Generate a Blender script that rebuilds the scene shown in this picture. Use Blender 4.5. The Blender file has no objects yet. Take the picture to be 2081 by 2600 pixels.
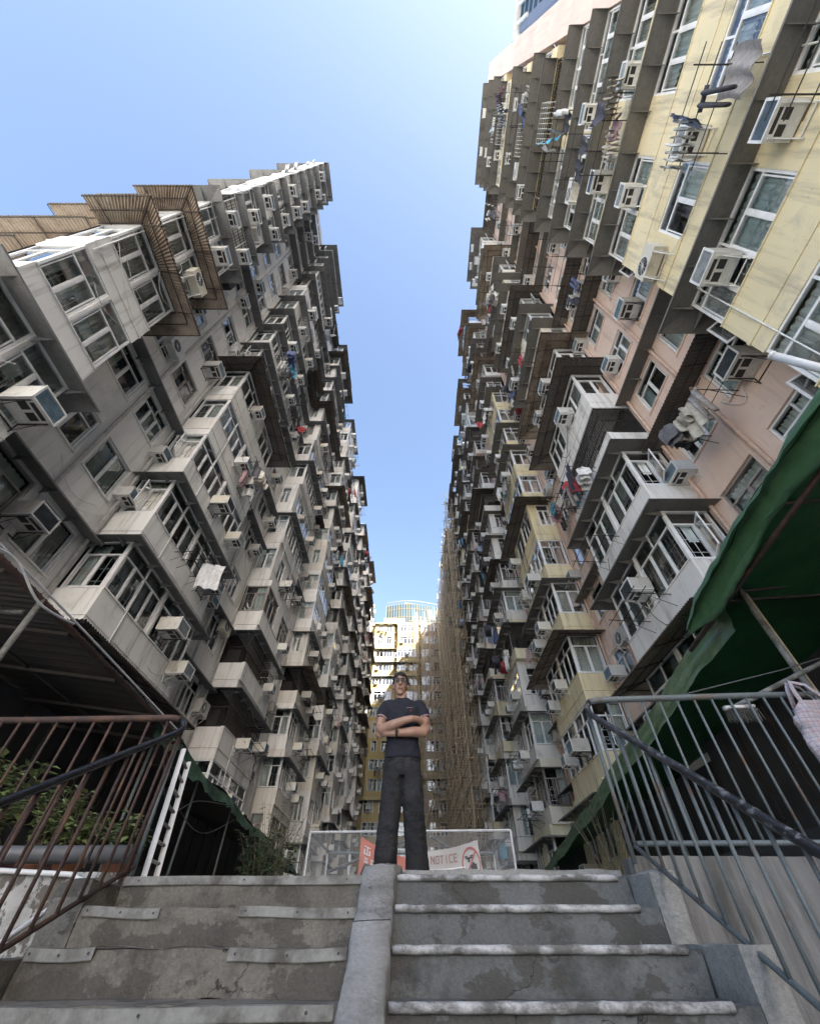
import bpy, math, random
from mathutils import Vector, Matrix, noise

random.seed(7)
SC = bpy.context.scene
COL = SC.collection

# ------------------------------------------------------------------ camera
cam_d = bpy.data.cameras.new('camera')
cam = bpy.data.objects.new('camera', cam_d)
COL.objects.link(cam)
cam_d.sensor_fit = 'HORIZONTAL'
cam_d.sensor_width = 36.0
cam_d.lens = 36.0 * 1028.0 / 2081.0
cam_d.shift_x = (1040.5 - 1045.0) / 2081.0
cam_d.clip_start = 0.05
cam_d.clip_end = 3000
cam.location = (0, 0, 0)
cam.rotation_euler = (math.radians(90 + 46.85), 0, 0)
SC.camera = cam

# ------------------------------------------------------------------ sky, sun, exposure
SUN_EL, SUN_AZ = math.radians(37), math.radians(30)   # azimuth off the alley axis, from behind and to the right
world = bpy.data.worlds.new('World')
SC.world = world
world.use_nodes = True
wn = world.node_tree
bg = wn.nodes['Background']
sky = wn.nodes.new('ShaderNodeTexSky')
sky.sky_type = 'NISHITA'
sky.sun_disc = False
sky.sun_elevation = SUN_EL
sky.sun_rotation = math.pi - SUN_AZ
sky.air_density = 1.0
sky.dust_density = 2.3
sky.ozone_density = 0.6
wn.links.new(sky.outputs[0], bg.inputs[0])
bg.inputs[1].default_value = 0.05

sd = bpy.data.lights.new('sun', 'SUN')
sd.energy = 4.0
sd.angle = math.radians(0.5)
sd.color = (1.0, 0.955, 0.88)
sun = bpy.data.objects.new('sun', sd)
COL.objects.link(sun)
sun_dir = Vector((math.sin(SUN_AZ) * math.cos(SUN_EL), -math.cos(SUN_AZ) * math.cos(SUN_EL), math.sin(SUN_EL)))
sun.rotation_euler = sun_dir.to_track_quat('Z', 'Y').to_euler()
sun.location = (30, -50, 60)

vs = SC.view_settings
vs.view_transform = 'Standard'
vs.look = 'None'
vs.exposure = 3.3
vs.gamma = 1.0
SC.cycles.max_bounces = 8
SC.cycles.diffuse_bounces = 5
SC.cycles.transparent_max_bounces = 10
SC.cycles.caustics_reflective = False
SC.cycles.caustics_refractive = False
SC.cycles.sample_clamp_indirect = 6

# ------------------------------------------------------------------ helpers
class MB:
    """collects faces; build() links them as one mesh object"""
    def __init__(s):
        s.v, s.f, s.m = [], [], []
    def add(s, vs, fs, mi=0, T=None):
        b = len(s.v)
        if T is not None:
            vs = [T(*p) for p in vs]
        s.v.extend(tuple(p) for p in vs)
        s.f.extend(tuple(i + b for i in f) for f in fs)
        s.m.extend([mi] * len(fs))
    def box(s, x0, y0, z0, x1, y1, z1, mi=0, T=None):
        vs = [(x0, y0, z0), (x1, y0, z0), (x1, y1, z0), (x0, y1, z0), (x0, y0, z1), (x1, y0, z1), (x1, y1, z1), (x0, y1, z1)]
        s.add(vs, [(0, 3, 2, 1), (4, 5, 6, 7), (0, 1, 5, 4), (1, 2, 6, 5), (2, 3, 7, 6), (3, 0, 4, 7)], mi, T)
    def quad(s, a, b, c, d, mi=0, T=None):
        s.add([a, b, c, d], [(0, 1, 2, 3)], mi, T)
    def tri_prism(s, a, b, c, off, mi=0, T=None):
        o = Vector(off)
        a, b, c = Vector(a), Vector(b), Vector(c)
        s.add([a, b, c, a + o, b + o, c + o], [(0, 2, 1), (3, 4, 5), (0, 1, 4, 3), (1, 2, 5, 4), (2, 0, 3, 5)], mi, T)
    def tube(s, pts, r, n=8, mi=0, T=None, radii=None, flat=1.0):
        pts = [Vector(p) for p in pts]
        vs, fs = [], []
        prev = None
        for i, p in enumerate(pts):
            if i == 0: t = pts[1] - p
            elif i == len(pts) - 1: t = p - pts[i - 1]
            else: t = (pts[i + 1] - p).normalized() + (p - pts[i - 1]).normalized()
            if t.length < 1e-9: t = Vector((0, 0, 1))
            t.normalize()
            if prev is None:
                a = Vector((0, 0, 1)) if abs(t.z) < .9 else Vector((0, 1, 0))
                x = t.cross(a).normalized()
            else:
                x = prev - t * prev.dot(t)
                x = x.normalized() if x.length > 1e-6 else t.orthogonal().normalized()
            prev = x
            y = t.cross(x)
            rr = radii[i] if radii else r
            for k in range(n):
                an = 2 * math.pi * k / n
                vs.append(p + x * math.cos(an) * rr + y * math.sin(an) * rr * flat)
        for i in range(len(pts) - 1):
            for k in range(n):
                fs.append((i * n + k, i * n + (k + 1) % n, (i + 1) * n + (k + 1) % n, (i + 1) * n + k))
        fs.append(tuple(reversed(range(n))))
        fs.append(tuple(range((len(pts) - 1) * n, len(pts) * n)))
        s.add(vs, fs, mi, T)
    def grid(s, fn, nu, nv, mi=0, T=None):
        vs = [fn(i / nu, j / nv) for j in range(nv + 1) for i in range(nu + 1)]
        w = nu + 1
        fs = [(j * w + i, j * w + i + 1, (j + 1) * w + i + 1, (j + 1) * w + i) for j in range(nv) for i in range(nu)]
        s.add(vs, fs, mi, T)
    def ellipsoid(s, c, r, nu=16, nv=10, mi=0, rot=None):
        vs = []
        for j in range(nv + 1):
            th = math.pi * j / nv
            for i in range(nu):
                ph = 2 * math.pi * i / nu
                p = Vector((r[0] * math.sin(th) * math.cos(ph), r[1] * math.sin(th) * math.sin(ph), r[2] * math.cos(th)))
                if rot: p = rot @ p
                vs.append(p + Vector(c))
        fs = [(j * nu + i, (j + 1) * nu + i, (j + 1) * nu + (i + 1) % nu, j * nu + (i + 1) % nu) for j in range(nv) for i in range(nu)]
        s.add(vs, fs, mi)
    def mesh(s, name, mats, smooth=False):
        me = bpy.data.meshes.new(name)
        me.from_pydata(s.v, [], s.f)
        if not isinstance(mats, (list, tuple)): mats = [mats]
        for m in mats: me.materials.append(m)
        if len(mats) > 1: me.polygons.foreach_set('material_index', s.m)
        if smooth: me.polygons.foreach_set('use_smooth', [True] * len(me.polygons))
        me.update()
        return me
    def build(s, name, mats, parent=None, smooth=False, color=None):
        return ob(name, s.mesh(name, mats, smooth), parent, color=color)

def ob(name, data, parent=None, loc=None, rz=None, color=None):
    o = bpy.data.objects.new(name, data)
    COL.objects.link(o)
    if parent: o.parent = parent
    if loc is not None: o.location = loc
    if rz is not None: o.rotation_euler = (0, 0, rz)
    if color is not None: o.color = (*color, 1)
    return o

def tag(o, label=None, cat=None, group=None, kind=None):
    if label: o['label'] = label
    if cat: o['category'] = cat
    if group: o['group'] = group
    if kind: o['kind'] = kind
    return o

def thing(name, label, cat, loc=(0, 0, 0), rz=0, group=None):
    return tag(ob(name, None, None, loc, rz), label, cat, group)

ORD = ['zeroth', 'first', 'second', 'third', 'fourth', 'fifth', 'sixth', 'seventh', 'eighth', 'ninth', 'tenth', 'eleventh',
       'twelfth', 'thirteenth', 'fourteenth', 'fifteenth', 'sixteenth', 'seventeenth', 'eighteenth', 'nineteenth', 'twentieth']

# ------------------------------------------------------------------ materials
class NT:
    def __init__(s, name):
        s.mat = bpy.data.materials.new(name)
        s.mat.use_nodes = True
        s.t = s.mat.node_tree
        s.b = s.t.nodes['Principled BSDF']
        s._pos = None
    def n(s, typ, **kw):
        nd = s.t.nodes.new(typ)
        for k, v in kw.items(): setattr(nd, k, v)
        return nd
    def link(s, a, b): s.t.links.new(a, b)
    def pos(s):
        if s._pos is None: s._pos = s.n('ShaderNodeNewGeometry').outputs['Position']
        return s._pos
    def objpos(s): return s.n('ShaderNodeTexCoord').outputs['Object']
    def noise(s, scale, detail=4, rough=.55, stretch=None, vec=None, off=0):
        v = vec or s.pos()
        mp = s.n('ShaderNodeMapping')
        st = stretch or (1, 1, 1)
        mp.inputs['Scale'].default_value = st
        mp.inputs['Location'].default_value = (off, off * 1.7, off * .6)
        s.link(v, mp.inputs['Vector'])
        t = s.n('ShaderNodeTexNoise')
        t.inputs['Scale'].default_value = scale
        t.inputs['Detail'].default_value = detail
        t.inputs['Roughness'].default_value = rough
        s.link(mp.outputs[0], t.inputs['Vector'])
        return t.outputs['Fac']
    def ramp(s, fac, a, b, lo=0., hi=1.):
        r = s.n('ShaderNodeMapRange')
        r.inputs['From Min'].default_value = a; r.inputs['From Max'].default_value = b
        r.inputs['To Min'].default_value = lo; r.inputs['To Max'].default_value = hi
        s.link(fac, r.inputs['Value'])
        return r.outputs[0]
    def mix(s, fac, a, b, mode='MIX'):
        m = s.n('ShaderNodeMix', data_type='RGBA', blend_type=mode)
        for sock, val in ((m.inputs[0], fac), (m.inputs[6], a), (m.inputs[7], b)):
            if hasattr(val, 'links'): s.link(val, sock)
            elif isinstance(val, (int, float)): sock.default_value = val
            else: sock.default_value = (*val, 1)
        return m.outputs[2]
    def math(s, op, a, b):
        m = s.n('ShaderNodeMath', operation=op)
        for i, val in enumerate((a, b)):
            if hasattr(val, 'links'): s.link(val, m.inputs[i])
            else: m.inputs[i].default_value = val
        return m.outputs[0]
    def objcol(s): return s.n('ShaderNodeObjectInfo').outputs['Color']
    def rnd(s): return s.n('ShaderNodeObjectInfo').outputs['Random']
    def bump(s, h, strength=.3, dist=.02):
        b = s.n('ShaderNodeBump')
        b.inputs['Strength'].default_value = strength
        b.inputs['Distance'].default_value = dist
        s.link(h, b.inputs['Height'])
        s.link(b.outputs[0], s.b.inputs['Normal'])
    def out(s, col, rough=.8, metal=0., spec=.5):
        if hasattr(col, 'links'): s.link(col, s.b.inputs['Base Color'])
        else: s.b.inputs['Base Color'].default_value = (*col, 1)
        if hasattr(rough, 'links'): s.link(rough, s.b.inputs['Roughness'])
        else: s.b.inputs['Roughness'].default_value = rough
        s.b.inputs['Metallic'].default_value = metal
        s.b.inputs['Specular IOR Level'].default_value = spec
        return s.mat

def m_plaster(name, col=None, streak=.55, peel=.5, under=(.33, .31, .28)):
    t = NT(name)
    c = t.objcol() if col is None else col
    v = t.ramp(t.noise(.45, 3), .3, .7, .88, 1.04)
    vc = t.n('ShaderNodeCombineColor')
    for i in range(3): t.link(v, vc.inputs[i])
    c = t.mix(1.0, c, vc.outputs[0], 'MULTIPLY')
    st = t.ramp(t.noise(2.4, 7, .66, (1.6, 1.6, .12)), .52, .72, 0, streak)
    c = t.mix(st, c, (.22, .205, .18))
    dr = t.ramp(t.noise(7, 6, .65, (1, 1, .07), off=13), .58, .80, 0, streak * .5)
    c = t.mix(dr, c, (.15, .125, .095))
    ch = t.ramp(t.noise(7, 8, .75, off=61), .66, .69, 0, peel)
    c = t.mix(ch, c, (.22, .205, .185))
    blot = t.ramp(t.noise(1.1, 7, .7, off=31), .56, .72, 0, streak * .8)
    c = t.mix(blot, c, (.30, .285, .26))
    pl = t.ramp(t.noise(1.9, 9, .72, off=7), .655, .672, 0, peel)
    c = t.mix(pl, c, under)
    t.bump(t.noise(24, 5, .6), .25, .01)
    return t.out(c, .9, 0, .3)

def m_simple(name, col, rough=.6, metal=0., var=.15, scale=6, bump=0., spec=.5, objcol=False, bscale=40):
    t = NT(name)
    c = t.objcol() if objcol else col
    v = t.ramp(t.noise(scale, 5, .6), .3, .7, 1 - var, 1 + var)
    vc = t.n('ShaderNodeCombineColor')
    for i in range(3): t.link(v, vc.inputs[i])
    c = t.mix(1.0, c, vc.outputs[0], 'MULTIPLY')
    if bump: t.bump(t.noise(bscale, 4), bump, .01)
    return t.out(c, rough, metal, spec)

def m_worn(name, col, rust, lo, hi, scale=3., rough=.5, metal=0., stretch=None, bump=.2, spec=.5, detail=8):
    """paint with patches of rust or grime showing"""
    t = NT(name)
    f = t.ramp(t.noise(scale, detail, .68, stretch), lo, hi)
    c = t.mix(f, col, rust)
    v = t.ramp(t.noise(scale * 9, 3), .3, .7, .85, 1.12)
    vc = t.n('ShaderNodeCombineColor')
    for i in range(3): t.link(v, vc.inputs[i])
    c = t.mix(1.0, c, vc.outputs[0], 'MULTIPLY')
    t.bump(t.noise(scale * 12, 4), bump, .004)
    return t.out(c, t.ramp(f, 0, 1, rough, .85), metal, spec)

def m_glass(name, tint=(.8, .88, .88), base=.06):
    t = NT(name)
    t.t.nodes.remove(t.b)
    fr = t.n('ShaderNodeFresnel'); fr.inputs['IOR'].default_value = 1.55
    tr = t.n('ShaderNodeBsdfTransparent'); tr.inputs[0].default_value = (*tint, 1)
    gl = t.n('ShaderNodeBsdfGlossy'); gl.inputs['Roughness'].default_value = .03
    gl.inputs[0].default_value = (.95, .97, 1, 1)
    mx = t.n('ShaderNodeMixShader')
    f = t.math('ADD', t.math('MULTIPLY', fr.outputs[0], 1.25), base)
    t.link(f, mx.inputs[0]); t.link(tr.outputs[0], mx.inputs[1]); t.link(gl.outputs[0], mx.inputs[2])
    t.link(mx.outputs[0], t.t.nodes['Material Output'].inputs[0])
    return t.mat

def m_concrete(name, col=(.23, .22, .205), dark=(.09, .085, .078), light=(.36, .35, .33), patch=None):
    t = NT(name)
    c = t.mix(t.ramp(t.noise(1.3, 6, .6), .35, .68), col, light)
    c = t.mix(t.ramp(t.noise(3.2, 8, .7, off=4), .5, .7, 0, .85), c, dark)
    c = t.mix(t.ramp(t.noise(5, 8, .7, (1, 1, .25), off=9), .56, .75, 0, .6), c, dark)
    if patch:
        edge = t.noise(2.6, 6, .62, (1, 1, 1.6), off=19)
        c = t.mix(t.ramp(edge, .52, .535, 0, .75), c, patch)
    c = t.mix(t.ramp(t.noise(14, 9, .75, off=23), .60, .66, 0, .55), c, dark)
    c = t.mix(t.ramp(t.noise(22, 7, .75, (1, 1, .4), off=41), .63, .69, 0, .5), c, tuple(min(1, q * 1.5) for q in light))
    vr = t.n('ShaderNodeTexVoronoi'); vr.feature = 'DISTANCE_TO_EDGE'; vr.inputs['Scale'].default_value = 1.7
    wv = t.n('ShaderNodeVectorMath', operation='ADD')
    nz = t.n('ShaderNodeTexNoise'); nz.inputs['Scale'].default_value = 4; nz.inputs['Detail'].default_value = 6
    t.link(t.pos(), nz.inputs['Vector'])
    sc_ = t.n('ShaderNodeVectorMath', operation='SCALE'); sc_.inputs['Scale'].default_value = .55
    t.link(nz.outputs['Color'], sc_.inputs[0]); t.link(t.pos(), wv.inputs[0]); t.link(sc_.outputs[0], wv.inputs[1]); t.link(wv.outputs[0], vr.inputs['Vector'])
    crk = t.math('MULTIPLY', t.ramp(vr.outputs['Distance'], .0, .009, 1, 0), t.ramp(t.noise(1.4, 3, off=50), .48, .6))
    c = t.mix(crk, c, (.012, .011, .01))
    c = t.mix(t.ramp(t.noise(55, 3), .3, .75, 0, .4), c, dark)
    t.bump(t.math('ADD', t.noise(9, 8, .7), t.math('MULTIPLY', t.noise(70, 4), .5)), .55, .02)
    return t.out(c, .88, 0, .35)

M = {}
M['plaster'] = m_plaster('weathered_plaster', streak=.42)
M['plaster_bay'] = m_plaster('bay_plaster', streak=.62, peel=.6)
M['plaster_clean'] = m_plaster('painted_plaster', streak=.28, peel=.1)
M['frame'] = m_simple('aluminium_frame', (.55, .56, .57), .45, .0, .1, objcol=True)
M['glass'] = m_glass('window_glass')
M['grille'] = m_simple('window_grille', (.62, .62, .61), .5)
M['dark'] = m_simple('unlit_dark', (.035, .034, .034), .9, var=.4, scale=1.5)  # near-black colour stands in for unlit rooms and stall depths
def m_curtain():
    t = NT('curtain_cloth')
    r = t.n('ShaderNodeValToRGB')
    t.link(t.noise(.33, 0), r.inputs[0])
    e = r.color_ramp.elements
    e[0].position, e[0].color = .25, (.30, .26, .20, 1)
    e[1].position, e[1].color = .75, (.74, .74, .70, 1)
    for p, c in ((.36, (.78, .77, .73)), (.46, (.50, .58, .62)), (.52, (.78, .78, .76)), (.6, (.62, .52, .50)), (.66, (.80, .80, .79))):
        x = e.new(p); x.color = (*c, 1)
    return t.out(r.outputs[0], .95)
M['curtain'] = m_curtain()
M['canopy'] = m_worn('sheet_canopy', (.21, .212, .21), (.12, .105, .085), .56, .76, 1.2, .65)
M['canopy_brown'] = m_worn('sheet_canopy_brown', (.175, .165, .148), (.10, .084, .066), .58, .78, 1.2, .65)
M['corrugated'] = m_worn('corrugated_sheet', (.34, .28, .22), (.15, .095, .06), .45, .72, 1.6, .6)
M['corrugated_dark'] = m_worn('dark_corrugated_sheet', (.15, .135, .12), (.16, .10, .07), .5, .7, 1.6, .6)
M['angle_iron'] = m_simple('angle_iron', (.035, .028, .024), .7, .0, .4)
def m_ac():
    t = NT('ac_casing')
    c = t.mix(t.ramp(t.noise(2.6, 7, .68, (1, 1, .5)), .56, .74, 0, .8), t.objcol(), (.26, .19, .12))
    c = t.mix(t.ramp(t.noise(11, 5), .35, .7, 0, .22), c, (.3, .29, .27))
    return t.out(c, .55)
M['ac'] = m_ac()
M['ac_grille'] = m_simple('ac_grille', (.12, .17, .21), .5, .0, .3, objcol=True)
M['ac_white'] = m_simple('ac_front_frame', (.68, .68, .66), .5)
M['black'] = m_simple('black_plastic', (.02, .02, .022), .5)
M['cloth'] = m_simple('laundry_cloth', (.5, .5, .5), .95, var=.25, scale=9, objcol=True)
M['pipe'] = m_simple('painted_pipe', (.5, .45, .4), .6, objcol=True, var=.2)
M['wire'] = m_simple('cable', (.06, .06, .06), .6)
M['rust'] = m_worn('rusty_iron', (.045, .026, .023), (.12, .062, .034), .45, .70, 7, .75, bump=.5)
M['black_paint'] = m_worn('worn_black_paint', (.010, .010, .012), (.14, .14, .14), .66, .70, 9, .25, stretch=(1, 1, 1))
M['grey_rail'] = m_worn('blue_grey_rail_paint', (.105, .125, .13), (.13, .075, .045), .55, .68, 6, .5)
M['chip_black'] = m_worn('chipped_black_rail', (.016, .017, .02), (.12, .123, .13), .54, .60, 24, .35)
M['concrete'] = m_concrete('stair_concrete', (.10, .097, .09), (.034, .032, .029), (.165, .16, .15))
M['concrete_warm'] = m_concrete('stair_concrete_warm', (.135, .126, .11), (.042, .038, .032), (.20, .188, .165), patch=(.072, .066, .057))
M['concrete_cool'] = m_concrete('stair_concrete_cool', (.11, .114, .114), (.042, .041, .038), (.165, .172, .172), patch=(.062, .058, .051))
M['concrete_light'] = m_concrete('kerb_concrete', (.25, .25, .24), (.10, .096, .088), (.32, .32, .31))
M['pave'] = m_concrete('podium_paving', (.42, .415, .40), (.25, .24, .23), (.48, .475, .46))
def m_peeling():
    t = NT('peeling_white_wall')
    c = t.mix(t.ramp(t.noise(3, 5), .35, .65), (.42, .415, .395), (.30, .295, .275))
    f = t.ramp(t.noise(5.5, 9, .74, (1, 1, .8)), .50, .525)
    c = t.mix(f, c, (.10, .088, .073))
    c = t.mix(t.ramp(t.noise(2.0, 6, .7, off=3), .55, .7, 0, .6), c, (.09, .085, .075))
    t.bump(t.math('ADD', f, t.noise(20, 5)), .5, .02)
    return t.out(c, .9)
M['peeling'] = m_peeling()
def m_streaked():
    t = NT('streaked_grey_wall')
    c = t.mix(t.ramp(t.noise(4.5, 8, .68, (1, 1, .13)), .40, .62), (.06, .059, .056), (.20, .197, .193))
    c = t.mix(t.ramp(t.noise(13, 6, .7, (1, 1, .08), off=8), .54, .68, 0, .6), c, (.05, .048, .045))
    c = t.mix(t.ramp(t.noise(1.6, 5, .6, off=5), .5, .75, 0, .5), c, (.205, .20, .198))
    t.bump(t.noise(26, 6, .65), .35, .012)
    return t.out(c, .9)
M['streaked'] = m_streaked()
M['nosing_metal'] = m_worn('worn_zinc_strip', (.20, .20, .188), (.075, .07, .06), .44, .64, 5, .55)
M['nosing_white'] = m_worn('worn_white_paint', (.40, .40, .40), (.11, .106, .10), .42, .58, 10, .6, stretch=(.6, 1, 1), bump=.6)
def m_tarp(name, col, col2, trans=.3, spec=.6):
    t = NT(name)
    c = t.mix(t.ramp(t.noise(2.3, 6, .65), .38, .66), col, col2)
    c = t.mix(t.ramp(t.noise(7, 6, .7, off=2), .58, .75, 0, .5), c, (.03, .04, .025))
    t.bump(t.noise(5, 4, .6, (1, .6, 1)), .6, .04)
    t.out(c, .42, 0, spec)
    tl = t.n('ShaderNodeBsdfTranslucent'); t.link(c, tl.inputs[0])
    mx = t.n('ShaderNodeMixShader'); mx.inputs[0].default_value = trans
    t.link(t.b.outputs[0], mx.inputs[1]); t.link(tl.outputs[0], mx.inputs[2])
    t.link(mx.outputs[0], t.t.nodes['Material Output'].inputs[0])
    return t.mat
M['tarp'] = m_tarp('green_tarpaulin', (.045, .115, .05), (.085, .185, .09), .2)
M['tarp_shaded'] = m_tarp('shaded_green_tarpaulin', (.012, .055, .018), (.02, .075, .024), .10, .3)  # same cloth as the rolled edge, darkened for the shade on its underside
M['awning_under'] = m_worn('shaded_under_sheet', (.022, .02, .018), (.05, .032, .022), .5, .7, 1.6, .7)  # shade under the awnings put into the sheet's near-black colour
M['tarp_old'] = m_tarp('faded_green_tarpaulin', (.035, .10, .06), (.09, .19, .13), .12)
M['bamboo'] = m_simple('bamboo', (.56, .45, .30), .6, var=.3, scale=3)
M['bamboo_dark'] = m_simple('old_bamboo', (.44, .35, .24), .7, var=.4, scale=3)
M['skin'] = m_simple('skin', (.30, .175, .125), .55, var=.07, scale=14)
M['hair'] = m_simple('hair', (.008, .006, .005), .85, var=.3, scale=60, bump=.5, bscale=180)
M['navy'] = m_simple('navy_jersey', (.0075, .0085, .016), .9, var=.25, scale=20, bump=.25, bscale=22)
def m_jeans():
    t = NT('washed_black_denim')
    c = t.mix(t.ramp(t.noise(5, 6, .6, (1, 1, 1.8)), .4, .72), (.006, .006, .0075), (.026, .026, .03))
    t.bump(t.noise(13, 4, .6, (1, 1, 1.6)), .6, .03)
    return t.out(c, .9)
M['jeans'] = m_jeans()
M['white'] = m_simple('white_paint', (.55, .55, .545), .5, var=.08)
M['trim_pink'] = m_simple('pink_white_trim', (.36, .25, .26), .8)
M['red'] = m_simple('red_ink', (.34, .10, .09), .8)
M['leaf'] = m_simple('leaf', (.13, .17, .06), .55, var=.4, scale=9)
M['leaf_dark'] = m_simple('leaf_dark', (.035, .065, .025), .55, var=.4, scale=6)
M['bark'] = m_simple('bark', (.10, .08, .055), .9)
M['terracotta'] = m_simple('terracotta', (.30, .13, .075), .85)
M['grey_pvc'] = m_simple('grey_pvc', (.11, .115, .125), .4, var=.12, scale=4)
M['office_glass'] = m_simple('office_glass', (.03, .06, .085), .8, var=.2, scale=.2, spec=.1)
M['office_frame'] = m_simple('office_mullion', (.10, .092, .07), .8, spec=.1)
M['tower_wall'] = m_simple('tower_wall', (.13, .16, .23), .8, var=.06)
M['cage_mesh'] = None
def m_mesh():
    t = NT('fine_wire_mesh')
    tr = t.n('ShaderNodeBsdfTransparent')
    mx = t.n('ShaderNodeMixShader'); mx.inputs[0].default_value = .14
    t.b.inputs['Base Color'].default_value = (.45, .46, .46, 1)
    t.link(tr.outputs[0], mx.inputs[1]); t.link(t.b.outputs[0], mx.inputs[2])
    t.link(mx.outputs[0], t.t.nodes['Material Output'].inputs[0])
    return t.mat
M['cage_mesh'] = m_mesh()

# ------------------------------------------------------------------ ground
GROUND_Z = -0.87
POD = 0.25          # level of the courtyard podium
g = MB()
g.grid(lambda a, b: (-600 + 1200 * a, -600 + 1200 * b, GROUND_Z), 8, 8)
tag(g.build('ground', M['pave']), kind='structure')
g = MB()
g.box(-40, 3.62, GROUND_Z + .004, 40, 150, POD)
tag(g.build('podium', M['pave']), kind='structure')

# ------------------------------------------------------------------ facade kit (local x = outward, y = along the wall, z = up)
FH = 2.8
def T_front(d, u0, z0):
    return lambda x, y, z: (d + y, u0 + x, z0 + z)
def T_side_near(u, d0, z0):           # faces -y
    return lambda x, y, z: (d0 + x, u - y, z0 + z)
def T_side_far(u, d0, z0):
    return lambda x, y, z: (d0 + x, u + y, z0 + z)

def window(fr, gl, rm, T, W, H, cols, trans, rng, grille=1, curtain=.6, t=.055, open_pane=-1):
    """fr frame+grille bars (0 frame, 1 grille), gl panes, rm room (0 dark, 1 curtain)"""
    dp = .035
    fr.box(0, -dp, 0, W, dp, t, 0, T); fr.box(0, -dp, H - t, W, dp, H, 0, T)
    fr.box(0, -dp, t, t, dp, H - t, 0, T); fr.box(W - t, -dp, t, W, dp, H - t, 0, T)
    zt = H * .70 if trans else H - t
    if trans: fr.box(t, -dp * .9, zt - t * .5, W - t, dp * .9, zt + t * .5, 0, T)
    cw = (W - 2 * t) / cols
    for c in range(1, cols):
        x = t + cw * c
        fr.box(x - t * .5, -dp * .8, t, x + t * .5, dp * .8, zt - t * .5, 0, T)
    tc = max(1, (cols + 1) // 2)
    if trans:
        for c in range(1, tc):
            x = t + (W - 2 * t) / tc * c
            fr.box(x - t * .4, -dp * .8, zt + t * .5, x + t * .4, dp * .8, H - t, 0, T)
    def pane(x0, z0, x1, z1, full=True):
        a, b = rng.uniform(-.006, .006), rng.uniform(-.006, .006)
        gl.quad((x0, a, z0), (x1, -a, z0), (x1, -b, z1), (x0, b, z1), 0, T)
    for c in range(cols):
        x0, x1 = t + cw * c, t + cw * (c + 1)
        if c == open_pane:
            # casement swung outwards on its side hinge
            an = math.radians(rng.uniform(50, 75)); w = x1 - x0 - .02
            ca, sa = math.cos(an), math.sin(an)
            TT = lambda x, y, z, x0=x0: T(x0 + x * ca - y * sa, .04 + x * sa + y * ca, z)
            for (p, q, r_, s_) in ((0, .05, .05, zt - .05), (w - .05, .05, w, zt - .05), (.05, .05, w - .05, .1), (.05, zt - .1, w - .05, zt - .05)):
                fr.box(p, -.015, q if q > .04 else .05, r_, .015, s_, 0, TT)
            gl.quad((.05, 0, .1), (w - .05, 0, .1), (w - .05, 0, zt - .1), (.05, 0, zt - .1), 0, TT)
        else:
            # sash rim
            s = .028
            for (p, q, r_, s_) in ((x0 + t * .5, t, x0 + t * .5 + s, zt - t * .5), (x1 - t * .5 - s, t, x1 - t * .5, zt - t * .5)):
                fr.box(p, -.022, q, r_, .022, s_, 0, T)
            pane(x0, t, x1, zt)
    if trans:
        for c in range(tc):
            pane(t + (W - 2 * t) / tc * c, zt, t + (W - 2 * t) / tc * (c + 1), H - t)
    if grille:
        y = -.075
        n = max(2, int(W / .17))
        for i in range(1, n):
            x = W * i / n
            fr.box(x - .007, y - .007, t, x + .007, y + .007, zt, 1, T)
        for zz in ((.25, .62) if grille == 1 else (.2, .4, .6)):
            fr.box(t, y - .006, zt * zz - .007, W - t, y + .006, zt * zz + .007, 1, T)
        if grille == 2:
            for c in range(cols):
                x0, x1 = t + cw * c + .06, t + cw * (c + 1) - .06
                xm, zm = (x0 + x1) / 2, zt * .5
                for (p, q) in (((x0, zm), (xm, zm + .25)), ((xm, zm + .25), (x1, zm)), ((x1, zm), (xm, zm - .25)), ((xm, zm - .25), (x0, zm))):
                    fr.tube([(p[0], y, p[1]), (q[0], y, q[1])], .008, 4, 1, T)
    # curtains
    for c in range(cols):
        if rng.random() < curtain:
            x0, x1 = t + cw * c, t + cw * (c + 1)
            if rng.random() < .4: x1 = x0 + (x1 - x0) * rng.uniform(.4, .8)
            zb = t if rng.random() < .8 else H * .4
            ph = rng.random() * 6
            rm.grid(lambda a, b: (x0 + (x1 - x0) * a, -.11 + .022 * math.sin(a * 26 + ph), zb + (H - t - zb) * b), 14, 1, 1, T)

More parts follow.
